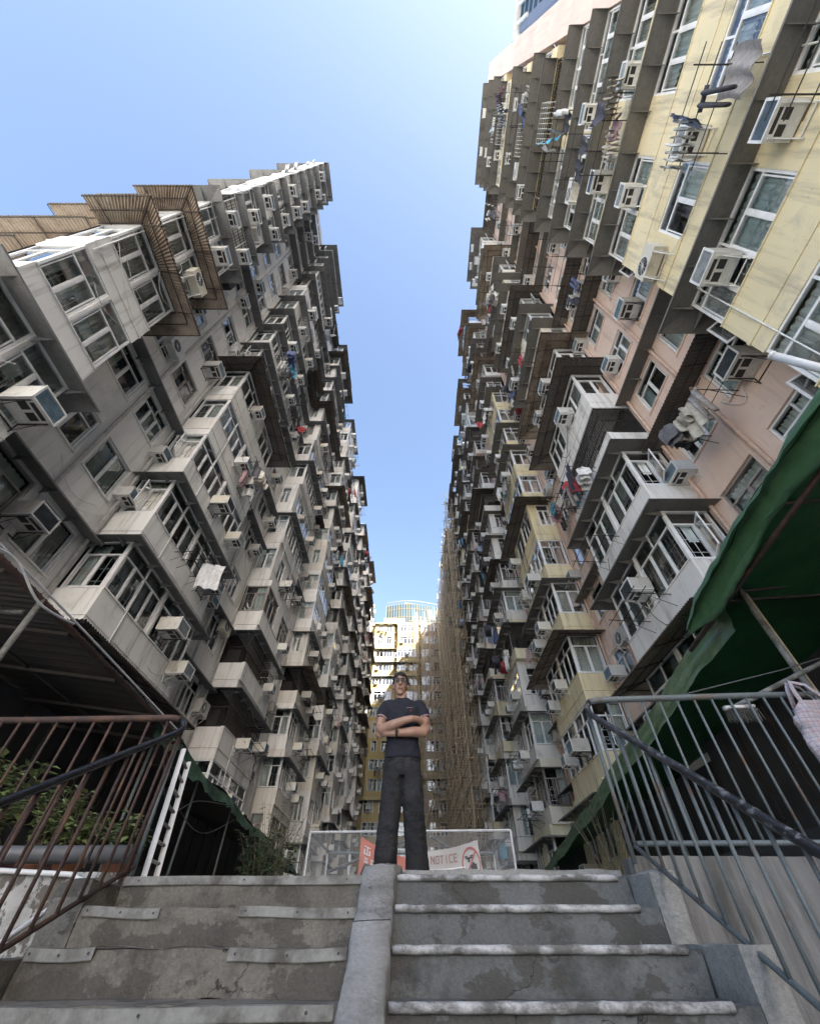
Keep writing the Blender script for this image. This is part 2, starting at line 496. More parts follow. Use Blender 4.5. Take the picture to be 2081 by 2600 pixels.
def bay_set(name, L, D, par, style, seed, steps=None):
    """meshes of one storey of an enclosed balcony"""
    rng = random.Random(seed)
    b, fr, gl, rm = MB(), MB(), MB(), MB()
    top = 2.40
    w = .12
    b.box(0, 0, 0, D, L, .1)
    b.box(D - w, 0, .1, D, L, par); b.box(0, 0, .1, D - w, w, par); b.box(0, L - w, .1, D - w, L, par)
    b.box(D - w, 0, top, D, L, FH); b.box(0, 0, top, D - w, w, FH); b.box(0, L - w, top, D - w, L, FH)
    # slab nib and sill, slightly proud
    b.box(D, -.02, 0.0, D + .02, L + .02, .09); b.box(.0, -.02, 0.0, D, 0, .09); b.box(0, L, 0, D, L + .02, .09)
    b.box(D - w - .02, .0, par, D + .03, L, par + .03)
    H = top - par - .03
    z0 = par + .03
    if style == 'glazed':
        spans = [(.03, L * .5 - .04), (L * .5 + .04, L - .03)]
        side = True
    elif style == 'pier':
        spans = [(.03, L * .42), (L * .62, L - .03)]
        side = True
    elif style == 'solidfront':
        spans = [(L * .18, L * .42), (L * .60, L * .88)]
        side = True
    elif style == 'cage':
        spans = [(.03, L * .5 - .03), (L * .5 + .03, L - .03)]
        side = True
    elif style == 'sidepier':
        spans = [(.5, L * .5 - .04), (L * .5 + .04, L - .3)]
        side = True
    prev = 0
    for (u0, u1) in spans:
        if u0 - prev > .07: b.box(D - w, prev, z0, D - .003, u0, top)
        prev = u1
    if L - prev > .07: b.box(D - w, prev, z0, D - .003, L, top)
    for (u0, u1) in spans:
        cols = max(2, int(round((u1 - u0) / .62)))
        T = T_front(D - .06, u0, z0)
        if style == 'cage':
            n = int((u1 - u0) / .11)
            for i in range(n + 1):
                x = (u1 - u0) * i / n
                fr.box(x - .008, -.01, 0, x + .008, .01, H, 1, T)
            for zz in (0, .33, .66, .98):
                fr.box(0, -.015, H * zz, u1 - u0, .015, H * zz + .025, 1, T)
        else:
            window(fr, gl, rm, T, u1 - u0, H, cols, True, rng, rng.choice((0, 1, 2)), .72)
    sw = D - .14
    for TS in (T_side_near, T_side_far):
        u = .06 if TS is T_side_near else L - .06
        if style == 'sidepier':
            ws, d0 = sw * .62, .12
            if TS is T_side_near:
                b.box(0, 0, z0, d0, w - .003, top); b.box(d0 + ws, 0, z0, D - w, w - .003, top)
            else:
                b.box(0, L - w + .003, z0, d0, L, top); b.box(d0 + ws, L - w + .003, z0, D - w, L, top)
        else:
            ws, d0 = sw, .06
        T = TS(u, d0, z0)
        if style == 'cage':
            for i in range(11):
                x = ws * i / 10
                fr.box(x - .008, -.01, 0, x + .008, .01, H, 1, T)
            for zz in (0, .5, .98): fr.box(0, -.015, H * zz, ws, .015, H * zz + .025, 1, T)
        else:
            window(fr, gl, rm, T, ws, H, 2, True, rng, rng.choice((0, 1, 2)), .72, open_pane=(1 if rng.random() < .25 else -1))
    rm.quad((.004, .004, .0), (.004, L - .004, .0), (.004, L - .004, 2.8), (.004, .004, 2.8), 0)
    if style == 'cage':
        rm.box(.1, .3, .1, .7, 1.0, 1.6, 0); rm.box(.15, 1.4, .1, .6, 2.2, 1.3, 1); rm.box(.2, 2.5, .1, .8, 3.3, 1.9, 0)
    out = {'body': b.mesh(name + '_body', M['plaster_bay']),
           'frame': fr.mesh(name + '_frame', [M['frame'], M['grille'] if style != 'cage' else M['angle_iron']]),
           'room': rm.mesh(name + '_room', [M['dark'], M['curtain']])}
    if gl.f: out['glass'] = gl.mesh(name + '_glass', M['glass']); out['gl'] = gl
    return out

def canopy_mesh(L, D, P, mat, near=True, far=True, zt=2.38, drop=.13):
    """folded sheet-metal canopy wrapping a bay, with ribs under it"""
    m = MB()
    zo = zt - drop
    a0, a1 = (-P if near else 0), (L + P if far else L)
    def sheet(p, q, r, s):
        th = Vector((0, 0, .015))
        p, q, r, s = map(Vector, (p, q, r, s))
        m.add([p, q, r, s, p + th, q + th, r + th, s + th], [(0, 1, 2, 3), (7, 6, 5, 4), (0, 4, 5, 1), (1, 5, 6, 2), (2, 6, 7, 3), (3, 7, 4, 0)])
    sheet((D, 0, zt), (D + P, a0, zo), (D + P, a1, zo), (D, L, zt))
    if D > .05:
        if near: sheet((.01, 0, zt), (.01, -P, zo), (D + P, -P, zo), (D, 0, zt))
        if far: sheet((.01, L, zt), (D, L, zt), (D + P, L + P, zo), (.01, L + P, zo))
    m.box(D + P, a0, zo - .03, D + P + .012, a1, zo + .02)
    n = max(2, int(L / .85))
    for i in range(n + 1):
        u = L * i / n
        m.tri_prism((D, u - .008, zt - .005), (D + P * .92, u - .008, zo + .006), (D, u - .008, zt - .20), (0, .016, 0))
    if D > .05 and near:
        for i in range(2):
            x = D * (.3 + .5 * i)
            m.tri_prism((x - .008, 0, zt - .005), (x - .008, -P * .92, zo + .006), (x - .008, 0, zt - .2), (.016, 0, 0))
    return m.mesh('canopy', mat)

def corrugated_mesh(L, D, P, mat, near=True, far=True, zt=2.40, drop=.25):
    """corrugated awning on an angle-iron frame wrapping a bay"""
    m = MB()
    pitch, amp = .10, .018
    def strip(fn, length, n):
        k = int(length / pitch) * 4
        for side_ in (0,):
            m.grid(lambda a, b: fn(a, b, amp * math.sin(a * k / 4 * 2 * math.pi)), k, 1)
            m.grid(lambda a, b: fn(a, b, amp * math.sin(a * k / 4 * 2 * math.pi) + .006), k, 1)
    a0, a1 = (-P if near else 0), (L + P if far else L)
    strip(lambda a, b, w: (D + P * b, L * a * (1 - b) + (a0 + (a1 - a0) * a) * b, zt - drop * b + w), a1 - a0, 0)
    if D > .05:
        if near: strip(lambda a, b, w: (D * a * (1 - b) + (D + P) * a * b, -P * b, zt - drop * b + w), D + P, 0)
        if far: strip(lambda a, b, w: (D * a * (1 - b) + (D + P) * a * b, L + P * b, zt - drop * b + w), D + P, 0)
    r = .016
    def bar(p, q): m.tube([p, q], r, 4, 1)
    lo = -.045
    for f in (.06, .5, .96):
        z = zt - drop * f + lo
        bar((D + P * f, a0 * f, z), (D + P * f, L + (a1 - L) * f, z))
        if near and D > .05: bar((0, -P * f, z), (D + P * f, -P * f, z))
        if far and D > .05: bar((0, L + P * f, z), (D + P * f, L + P * f, z))
    n = max(2, int(L / 1.15))
    for i in range(n + 1):
        u = L * i / n
        bar((D, u, zt + lo - .02), (D + P * .96, u, zt - drop * .96 + lo - .02))
    if near and D > .05:
        bar((D, 0, zt + lo - .02), (D + P * .96, -P * .96, zt - drop + lo - .02))
        bar((D * .3, 0, zt + lo - .02), (D * .3, -P * .96, zt - drop + lo - .02))
    return m.mesh('awning', [mat, M['angle_iron']])

def win_set(W, H, cols, seed, style=1):
    rng = random.Random(seed)
    fr, gl, rm = MB(), MB(), MB()
    T = T_front(-.10, 0, 0)
    window(fr, gl, rm, T, W, H, cols, style != 3, rng, rng.choice((0, 1, 2)), .55, open_pane=(0 if rng.random() < .2 else -1))
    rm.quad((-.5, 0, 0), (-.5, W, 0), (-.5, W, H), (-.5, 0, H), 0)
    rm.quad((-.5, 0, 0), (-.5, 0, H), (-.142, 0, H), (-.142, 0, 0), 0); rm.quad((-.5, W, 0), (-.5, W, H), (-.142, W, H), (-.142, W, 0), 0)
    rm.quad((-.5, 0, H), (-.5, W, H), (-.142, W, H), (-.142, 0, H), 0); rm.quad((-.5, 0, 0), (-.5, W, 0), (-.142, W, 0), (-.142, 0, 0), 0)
    return {'frame': fr.mesh('window_frame', [M['frame'], M['grille']]), 'glass': gl.mesh('window_glass', M['glass']),
            'room': rm.mesh('window_room', [M['dark'], M['curtain']]), 'gl': gl}

def glaze(parent, S, dist):
    if 'glass' not in S: return
    if dist > 15:
        ob('glazing', S['glass'], parent)['kind'] = 'stuff'
        return
    if 'panes' not in S:
        S['panes'] = []
        for f_ in S['gl'].f:
            q = MB(); q.add([S['gl'].v[i] for i in f_], [(0, 1, 2, 3)]); S['panes'].append(q.mesh('pane', M['glass']))
    for p in S['panes']: ob('pane', p, parent)

def ac_meshes(kind):
    b, gr, br = MB(), MB(), MB()
    if kind < 3:
        w, h, d = ((.62, .40, .58), (.56, .38, .50), (.66, .43, .66))[kind]
        b.box(0, -w / 2, 0.02, d, w / 2, h)
        b.box(.05, -w / 2 - .006, .08, d * .55, w / 2 + .006, h - .06)
        # front rim
        f = d
        gr.box(f, -w / 2 - .012, 0.0, f + .025, -w / 2 + .03, h + .01, 1); gr.box(f, w / 2 - .03, 0.0, f + .025, w / 2 + .012, h + .01, 1)
        gr.box(f, -w / 2 + .03, 0.0, f + .025, w / 2 - .03, .035, 1); gr.box(f, -w / 2 + .03, h - .035, f + .025, w / 2 - .03, h + .01, 1)
        gr.box(f, -w / 2 + .03, .035, f + .006, w / 2 - .03, h - .035, 0)
        for i in range(7):
            z = .055 + (h - .1) * i / 7
            gr.box(f + .006, -w / 2 + .04, z, f + .018, w / 2 - .04, z + .018, 0)
        # underside: pale tray with dark vents
        gr.box(.02, -w / 2, 0.0, d, w / 2, .02, 1)
        for (p, q, r_, s_) in ((d * .45, -w * .36, d * .72, -w * .08), (d * .45, w * .02, d * .72, w * .30), (d * .8, -w * .3, d * .93, w * .3)):
            gr.box(p, q, -.004, r_, s_, .001, 2)
        for s in (-1, 1):
            y = s * w * .4
            br.box(-.0, y - .012, -.028, d * .92, y + .012, -.006)
            br.tube([(0, y, -.26), (d * .7, y, -.024)], .009, 4)
            br.box(0, y - .012, -.28, .02, y + .012, -.028)
        br.box(0.004, -w * .4, -.20, .016, w * .4, -.17)
        
    else:       # outdoor split unit with round fan
        w, h, d = .82, .56, .30
        b.box(.08, -w / 2, 0, .08 + d, w / 2, h)
        f = .08 + d
        cy = -w * .12
        for i in range(24):
            a0, a1 = 2 * math.pi * i / 24, 2 * math.pi * (i + 1) / 24
            for r0, r1, mi in ((0.0, .05, 1), (.05, .22, 2), (.22, .245, 1)):
                gr.add([(f + .004, cy + r0 * math.cos(a0), h / 2 + r0 * math.sin(a0)), (f + .004, cy + r1 * math.cos(a0), h / 2 + r1 * math.sin(a0)),
                        (f + .004, cy + r1 * math.cos(a1), h / 2 + r1 * math.sin(a1)), (f + .004, cy + r0 * math.cos(a1), h / 2 + r0 * math.sin(a1))], [(0, 1, 2, 3)], mi)
        for i in range(6):
            an = math.pi * i / 6
            gr.tube([(f + .014, cy - .23 * math.cos(an), h / 2 - .23 * math.sin(an)), (f + .014, cy + .23 * math.cos(an), h / 2 + .23 * math.sin(an))], .005, 4, 1)
        for s in (-1, 1):
            y = s * w * .36
            br.box(0, y - .02, -.04, f + .05, y + .02, -.002)
            br.tube([(0, y, -.4), (f, y, -.03)], .014, 4)
        br.box(.004, -w * .36, -.036, .03, w * .36, -.006)
    return {'body': b.mesh('ac_body', M['ac']), 'grille': gr.mesh('ac_grille', [M['ac_grille'], M['ac_white'], M['black']]),
            'bracket': br.mesh('ac_bracket', M['ac_white'] if kind != 2 else M['angle_iron'])}
AC = [ac_meshes(i) for i in range(4)]

# ---- laundry
def cloth_variants():
    out = {}
    def sheetlike(name, w, h, waves, seed, shape=None, thick=.012):
        m = MB()
        rng = random.Random(seed)
        ph, ph2 = rng.random() * 6, rng.random() * 6
        def fn(a, b, o=0.):
            ww = w * (shape(b) if shape else 1)
            y = (a - .5) * ww + .02 * math.sin(b * 5 + ph)
            x = (.025 + .04 * b) * math.sin(a * waves * 6.28 + ph + b) + .05 * b * math.sin(b * 3 + ph2) + o
            return (x, y, -h * b - .03 * math.sin(a * 7 + ph2) * b)
        m.grid(lambda a, b: fn(a, b), 14, 8)
        m.grid(lambda a, b: fn(a, b, thick), 14, 8)
        for b0 in (0, 1):
            m.grid(lambda a, b: fn(a, b0, thick * b), 14, 1)
        out[name] = m.mesh(name, M['cloth'], True)
    sheetlike('hanging_towel', .5, .85, 1.2, 1)
    sheetlike('hanging_sheet', .75, .95, 2.2, 2)
    def shirt():
        m = MB()
        for o in (0, .03):
            m.grid(lambda a, b: (.02 * math.sin(a * 9 + b * 4) + o, (a - .5) * (.46 - .05 * b), -.02 - .64 * b), 8, 6)
            for s in (-1, 1):
                m.grid(lambda a, b: (.015 * math.sin(b * 6) + o, s * (.2 + .2 * b), -.03 - .22 * b - a * .17), 3, 3)
        m.tube([(.015, -.2, -.01), (.015, 0, .02), (.015, .2, -.01)], .012, 5)
        out['hanging_shirt'] = m.mesh('hanging_shirt', M['cloth'], True)
    shirt()
    def trousers():
        m = MB()
        for s in (-1, 1):
            m.tube([(0, s * .09, -.05), (.02, s * .10, -.45), (0, s * .115, -.98)], .09, 8, flat=.45, radii=[.11, .095, .085])
        m.tube([(0, -.2, -.03), (0, .2, -.03)], .05, 6)
        out['hanging_trousers'] = m.mesh('hanging_trousers', M['cloth'], True)
    trousers()
    def bunch():
        m = MB()
        rng = random.Random(5)
        for i in range(7):
            y = -.36 + .12 * i; l = rng.uniform(.35, .62); w = rng.uniform(.18, .26); ph = rng.random() * 6
            for o_ in (0, .018):
                m.grid(lambda a, b: ((a - .5) * 2 * w * (.35 + .65 * min(1, b * 5)) * (1 - .12 * b), y + o_ + .02 * math.sin(a * 8 + ph + b * 3), -.02 - l * b), 8, 6)
        out['clothes_bunch'] = m.mesh('clothes_bunch', M['cloth'], True)
    bunch()
    return out
CLOTH = cloth_variants()
rackm = MB()
for y in (-.65, .65):
    rackm.tube([(0, y, 0), (1.15, y, .06)], .014, 5); rackm.tube([(0, y, -.35), (.7, y, .02)], .010, 4)
for x in (.45, .75, 1.05): rackm.tube([(x, -.95, .05), (x, .95, .05)], .011, 5)
RACK = rackm.mesh('drying_rack', M['angle_iron'])
polem = MB()
polem.tube([(0, 0, 0), (1.9, .15, .12)], .016, 5)
POLE = polem.mesh('drying_pole', M['bamboo_dark'])
cagem = MB()
for i in range(9):
    y = -.7 + 1.4 * i / 8
    cagem.tube([(0, y, 0), (.42, y, 0), (.42, y, 1.2), (0, y, 1.2)], .008, 4)
for z in (0, .4, .8, 1.2):
    cagem.tube([(0, -.7, z), (.42, -.7, z), (.42, .7, z), (0, .7, z)], .009, 4)
CAGE = cagem.mesh('window_cage', M['ac_white'])

class Side:
    def __init__(s, kind, plane, root):
        s.kind, s.plane, s.root = kind, plane, root
        s.rz = {'L': 0., 'R': math.pi, 'E': -math.pi / 2}[kind]
    def loc(s, d, u, z):
        if s.kind == 'L': p = (s.plane + d, u, z)
        elif s.kind == 'R': p = (s.plane - d, u, z)
        else: p = (u, s.plane - d, z)
        return Vector(p)
    def put(s, name, me, d, u, z, parent=None, color=None, length=0.):
        """length: span along the wall starting at world coordinate u"""
        uu = u + length if s.kind == 'R' else u
        p = s.loc(d, uu, z)
        if parent: p = p - parent.location
        return ob(name, me, parent, p, s.rz, color)
    def free(s, name, me, d, u, z, color=None):
        return ob(name, me, None, s.loc(d, u, z), s.rz, color)

AC_LIST = []
LAUNDRY = []
def add_ac(side, d, u, z, where, kind=None, colour=None):
    AC_LIST.append((side, d, u, z, where, kind, colour))
def add_laundry(side, d, u, z, where, n=3, rack=True):
    LAUNDRY.append((side, d, u, z, where, n, rack))

CCOL = [(.60, .60, .60), (.05, .05, .07), (.05, .05, .06), (.35, .05, .06), (.30, .36, .48), (.62, .58, .52), (.10, .13, .25), (.45, .30, .32),
        (.66, .66, .64), (.30, .28, .27), (.12, .12, .13), (.45, .42, .36), (.08, .30, .42)]
CNAME = ['pale grey', 'black', 'black', 'dark red', 'light blue', 'cream', 'navy', 'dusty pink', 'white', 'grey', 'charcoal', 'beige', 'teal']

def subparts(bay, S, col_frame, canopy=None, canopy_name='canopy'):
    wf = ob('window_frame', S['frame'], bay, color=col_frame)
    wf['kind'] = 'stuff'
    glaze(bay, S, (bay.location + bay.parent.location).length)
    ob('room', S['room'], bay)
    if canopy is not None: ob(canopy_name, canopy, bay)

FRAMES = [(.76, .77, .78), (.70, .71, .72), (.62, .64, .65), (.80, .80, .79), (.76, .77, .78), (.30, .27, .25)]

# ------------------------------------------------------------------ apartment blocks
def kit(name, L, D, par, P):
    k = {'L': L, 'D': D, 'par': par}
    st = [('glazed', 1), ('glazed', 2), ('glazed', 3), ('pier', 4), ('pier', 5), ('solidfront', 6), ('cage', 7), ('sidepier', 8), ('sidepier', 9)]
    k['sets'] = [(s, bay_set(f'{name}_{s}_{i}', L, D, par, s, i * 13 + int(L * 10))) for s, i in st]
    k['by'] = {}
    for s, m in k['sets']: k['by'].setdefault(s, []).append(m)
    return k

def wall_with_openings(mb, side, org, ya, yb, z0, z1, opens, rev=.14):
    """flat wall strip between ya..yb, z0..z1 with recessed rectangular openings (all on one sill line)"""
    def P(d, u, z): return side.loc(d, u, z) - org
    def q(u0, u1, a, b):
        if u1 - u0 > 1e-4 and b - a > 1e-4: mb.quad(P(0, u0, a), P(0, u1, a), P(0, u1, b), P(0, u0, b))
    if not opens:
        q(ya, yb, z0, z1); return
    s0, s1 = opens[0][2], opens[0][3]
    q(ya, yb, z0, s0); q(ya, yb, s1, z1)
    prev = ya
    for (u0, u1, a, b) in opens:
        q(prev, u0, s0, s1)
        prev = u1
        mb.quad(P(0, u0, a), P(-rev, u0, a), P(-rev, u0, b), P(0, u0, b)); mb.quad(P(0, u1, a), P(-rev, u1, a), P(-rev, u1, b), P(0, u1, b))
        mb.quad(P(0, u0, a), P(0, u1, a), P(-rev, u1, a), P(-rev, u0, a)); mb.quad(P(0, u0, b), P(0, u1, b), P(-rev, u1, b), P(-rev, u0, b))
        # sill, slightly proud
        c = [P(.05, u0 - .04, a - .05), P(.05, u1 + .04, a - .05), P(.05, u1 + .04, a), P(.05, u0 - .04, a), P(0, u0 - .04, a - .05), P(0, u1 + .04, a - .05), P(0, u1 + .04, a), P(0, u0 - .04, a)]
        mb.add(c, [(0, 1, 2, 3), (0, 1, 5, 4), (3, 2, 6, 7), (0, 3, 7, 4), (1, 2, 6, 5)])
    q(prev, yb, s0, s1)

def gen_block(side, root, cols, rec, K, name, col_bays, wall_col, awn, rng, sheet_mats, cfg):
    org = root.location
    # --- bays
    for ci, c in enumerate(cols):
        L, D, k = c['L'], c['K']['D'], c['K']
        for f in range(c['f0'], c['f1']):
            z = c['z'] + FH * f
            forced = c.get('force', {}).get(f, {})
            r = rng.random()
            style = forced.get('style') or ('glazed' if r < .40 else 'pier' if r < .56 else 'solidfront' if r < .66 else 'cage' if r < .74 else 'sidepier')
            S = rng.choice(k['by'][style])
            colr = forced.get('col') or rng.choice(c.get('cols') or col_bays)
            bay = side.put('bay', S['body'], 0, c['y'], z, root, colr, L)
            sx = 1.0 if forced else rng.choice((1, 1, 1, 1.10, .93, 1.04))
            bay.scale = (sx, 1.0 if forced else rng.choice((1, 1, .97, .93, .90)), 1)
            D = k['D'] * sx
            cr = rng.random()
            can = forced.get('can') or ('sheet' if cr < cfg['sheet'] else 'corr' if cr < cfg['sheet'] + cfg['corr'] else 'dark' if cr < cfg['sheet'] + cfg['corr'] + .08 else 'none')
            me = {'sheet': k['canopy_plain'] if 'canopy_plain' in k and f > 5 else k['canopy'], 'corr': k['awning'], 'dark': k['awning_dark'], 'none': None}[can]
            subparts(bay, S, (.80, .80, .80) if forced else rng.choice(FRAMES), me, 'canopy' if can == 'sheet' else 'awning')
            where = (f'{ORD[ci + 1]} bay column', f - c['f0'] + 1)
            zs = z + k['par']
            acs = forced.get('ac')
            if acs is None:
                acs = []
                if rng.random() < .75: acs.append((L * rng.choice((.30, .42)), rng.choice((-.35, -.05, .2))))
                if rng.random() < .7: acs.append((L * rng.choice((.70, .78, .9)), rng.choice((-.35, -.05, .2))))
            for j, (u, dz) in enumerate(acs):
                add_ac(side, D + .02, c['y'] + u, zs + dz + .05, (where[0], where[1], ('near', 'far', 'outer')[j] + ' end'), None)
            lr = rng.random()
            if forced.get('laundry') or (lr < cfg['laundry'] and not c.get('nolaundry')):
                add_laundry(side, D - .02, c['y'] + L * rng.uniform(.3, .7), zs - .1, where, rng.randint(2, 5))
            if rng.random() < .30 and not c.get('nolaundry') and not forced: side.put('window_cage', CAGE, D, c['y'] + L * rng.uniform(.25, .75), zs - .05, root)
            if rng.random() < .22 and not c.get('nolaundry'): side.put('drying_rack', RACK, D, c['y'] + L * rng.uniform(.3, .7), zs - .15, root)
    # --- recesses
    wall = MB()
    for ri, r_ in enumerate(rec):
        ya, yb, zb = r_['a'], r_['b'], r_['z']
        W, H = r_.get('W', 1.35), 1.40
        wall_with_openings(wall, side, org, ya, yb, GROUND_Z, zb + FH * r_['f0'], [])
        wall_with_openings(wall, side, org, ya, yb, zb + FH * r_['f1'], r_['top'], [])
        for f in range(r_['f0'], r_['f1']):
            z = zb + FH * f
            offs = r_['offs']
            s0 = z + .95
            wall_with_openings(wall, side, org, ya, yb, z, z + FH, [(ya + o, ya + o + W, s0, s0 + H) for o in offs])
            for j, o in enumerate(offs):
                S = rng.choice(WINS)
                w = side.put('window', S['frame'], 0, ya + o, s0, root, rng.choice(FRAMES), W)
                glaze(w, S, (w.location + root.location).length); ob('room', S['room'], w)
                where = (f'{ORD[ri + 1]} wall recess', f - r_['f0'] + 1, ('near', 'far', 'outer')[j] + ' window')
                if rng.random() < .5:
                    add_ac(side, .0, ya + o + W * rng.choice((.28, .75, 1.18)), s0 + rng.choice((-.3, .25, .9)), where)
            cr = rng.random()
            if cr < (cfg['rec_can'] if not r_.get('nolaundry') else .3):
                side.put('canopy', r_['can'], 0, ya + .12, z + .03, root, None, yb - ya - .24)
            elif cr < cfg['rec_can'] + .12 and not r_.get('nolaundry'):
                side.put('awning', r_['awn'], 0, ya + .12, z + .03, root, None, yb - ya - .24)
            if rng.random() < cfg['laundry'] * .8 and not r_.get('nolaundry'):
                add_laundry(side, .02, ya + (yb - ya) * .5, s0 - .1, (f'{ORD[ri + 1]} wall recess', f - r_['f0'] + 1), rng.randint(2, 4))
            if rng.random() < .12 and not r_.get('nolaundry'): side.put('drying_rack', RACK, 0, ya + (yb - ya) * rng.uniform(.3, .7), s0 - .1, root)
        # drain pipes
        for u in (ya + .18, (ya + yb) / 2 + .05, yb - .22):
            if rng.random() < .8:
                m = MB()
                m.tube([side.loc(.09, u, GROUND_Z) - org, side.loc(.09, u, zb + FH * r_['f1']) - org], .055, 8)
                m.build('drain_pipe', M['pipe'], root, True, color=cfg['pipe'])
    wall.build('wall', M['plaster'], root, color=wall_col)

WINS = [win_set(1.35, 1.40, 2, 3), win_set(1.35, 1.40, 3, 5), win_set(1.35, 1.40, 2, 8), win_set(1.35, 1.40, 2, 11, 3), win_set(1.35, 1.40, 3, 14)]

def add_cans(k, P, mat, cmat, Pc=.85):
    k['canopy'] = canopy_mesh(k['L'], k['D'], P, mat)
    k['awning'] = corrugated_mesh(k['L'], k['D'], Pc, cmat)
    k['awning_dark'] = corrugated_mesh(k['L'], k['D'], Pc, M['corrugated_dark'])
    return k

# ----- grey-white block (west side)
ROOF_L = 47.3
rootL = thing('apartment_block', 'long weathered grey-white apartment block with stacked glazed bays and grey canopies', 'building', (-9.05, 40, GROUND_Z))
L_ = Side('L', -9.05, rootL)
KL = add_cans(kit('grey_bay', 4.75, 1.22, .80, .5), .44, M['canopy'], M['corrugated'])
KLn = add_cans(kit('end_bay', 2.35, 1.22, .60, .55), .5, M['canopy'], M['corrugated'], .72)
KLn['canopy_plain'] = canopy_mesh(2.35, 1.22, .42, M['canopy'], False, True)
whites = [(.80, .80, .78), (.76, .75, .725), (.79, .785, .755), (.72, .71, .68), (.82, .82, .80), (.70, .695, .68), (.78, .75, .67)]
dirty = [(.80, .785, .74), (.76, .74, .69), (.82, .81, .77), (.72, .69, .63), (.82, .78, .69), (.83, .825, .80)]
colsL = [dict(y=1.95, L=2.35, K=KLn, z=3.5, f0=0, f1=16, cols=whites[:3], force={
    0: dict(style='glazed', can='none', ac=[]), 1: dict(style='glazed', can='sheet', ac=[(2.0, .1)]),
    2: dict(style='glazed', can='none', ac=[], col=(.83, .83, .81)), 3: dict(style='glazed', can='corr', ac=[], col=(.83, .83, .81)),
    4: dict(style='glazed', can='corr', ac=[(1.9, .3)]), 5: dict(style='glazed', can='sheet', ac=[(1.6, .2)]), **{f: dict(can='sheet') for f in range(6, 16)}}, nolaundry=True)]
for i in range(7):
    fc = {}
    if i == 0:
        fc = {0: dict(style='solidfront', can='dark', ac=[(3.2, .3)], col=(.83, .83, .81)), 1: dict(style='glazed', can='sheet', ac=[(2.9, .3), (4.3, -.4)], col=(.83, .83, .81)),
              2: dict(style='glazed', can='sheet', ac=[(3.9, -.1)], col=(.81, .81, .785)), 3: dict(style='glazed', can='none', ac=[(2.3, -.2), (4.2, -.3)], col=(.81, .81, .785)),
              4: dict(style='glazed', can='none', ac=[(2.4, -.2), (3.4, -.5)], col=(.80, .78, .74)), 5: dict(style='pier', can='dark', ac=[(1.6, .2)])}
    colsL.append(dict(y=8.45 + 9.65 * i, L=4.75, K=KL, z=2.60, f0=0, f1=16, cols=whites if i < 2 else dirty, force=fc))
recL = []
for a, b in [(4.30, 8.45)] + [(13.2 + 9.65 * i, 18.1 + 9.65 * i) for i in range(6)] + [(71.1, 77.0)]:
    offs = [.55, 2.35] if b - a < 4.5 else [.55, 2.85]
    recL.append(dict(a=a, b=b, z=2.47, nolaundry=a < 5, f0=0, f1=16, top=ROOF_L, offs=offs,
                     can=canopy_mesh(b - a - .24, 0, .5, M['canopy'], False, False), awn=corrugated_mesh(b - a - .24, 0, .8, M['corrugated_dark'], False, False)))
gen_block(L_, rootL, colsL, recL, None, 'grey', whites, (.76, .745, .72), None, random.Random(21), None,
          dict(sheet=.55, corr=.12, laundry=.16, rec_can=.5, pipe=(.55, .53, .50)))

# ----- pink and yellow block (east side)
ROOF_R = 50.4
rootR = thing('apartment_block', 'tall pink apartment block with yellow and white bays and brown-grey canopies', 'building', (8.0, 40, GROUND_Z))
R_ = Side('R', 8.0, rootR)
KR = add_cans(kit('pink_bay', 4.0, 1.33, .70, .52), .55, M['canopy_brown'], M['corrugated'])
KRn = add_cans(kit('yellow_bay', 6.1, 1.33, 1.0, .55), .58, M['canopy_brown'], M['corrugated_dark'])
KRn['canopy'] = canopy_mesh(6.1, 1.33, .58, M['canopy_brown'], True, False)
KRn['awning'] = KRn['awning_dark'] = corrugated_mesh(6.1, 1.33, .8, M['corrugated_dark'], True, False)
yellow = [(.76, .655, .42), (.75, .655, .43), (.77, .67, .45)]
mixR = [(.78, .69, .46), (.80, .78, .73), (.78, .73, .61), (.78, .72, .52), (.82, .81, .79), (.77, .64, .56), (.74, .72, .68), (.80, .78, .75)]
colsR = [dict(y=-3.05, L=6.1, K=KRn, z=-.33, f0=1, f1=18, cols=yellow, force={
    2: dict(style='pier', can='none', ac=[(2.7, .6)]), 3: dict(style='pier', can='sheet', ac=[(2.9, .5), (5.1, .35)]), 4: dict(style='solidfront', can='none', ac=[(3.2, .5), (5.6, .4)], laundry=True),
    5: dict(style='pier', can='sheet', ac=[(4.4, .2)]), 6: dict(style='pier', can='sheet', laundry=True), 7: dict(style='glazed', can='sheet', laundry=True), 8: dict(style='pier', can='sheet', laundry=True)})]
for i in range(8):
    fc = {}
    if i == 0:
        w_ = (.80, .78, .75)
        fc = {2: dict(style='glazed', can='sheet', ac=[(2.0, .3)], col=w_), 3: dict(style='glazed', can='sheet', ac=[], col=w_), 4: dict(style='cage', can='none', ac=[(2.9, .2)], col=w_, laundry=True),
              5: dict(style='pier', can='dark', ac=[(1.2, .1)], col=w_), 6: dict(can='corr'), 7: dict(can='sheet')}
    if i == 1: fc = {f: dict(col=yellow[f % 3]) for f in range(2, 12)}
    colsR.append(dict(y=7.44 + 8.4 * i, L=4.0, K=KR, z=(0.0 if i == 0 else 1.13 - 2.8 if i < 4 else .5 - 2.8), f0=1, f1=18 if i == 0 else 19, cols=[(.79, .76, .71), (.79, .74, .64)] if i == 0 else mixR, force=fc))
recR = []
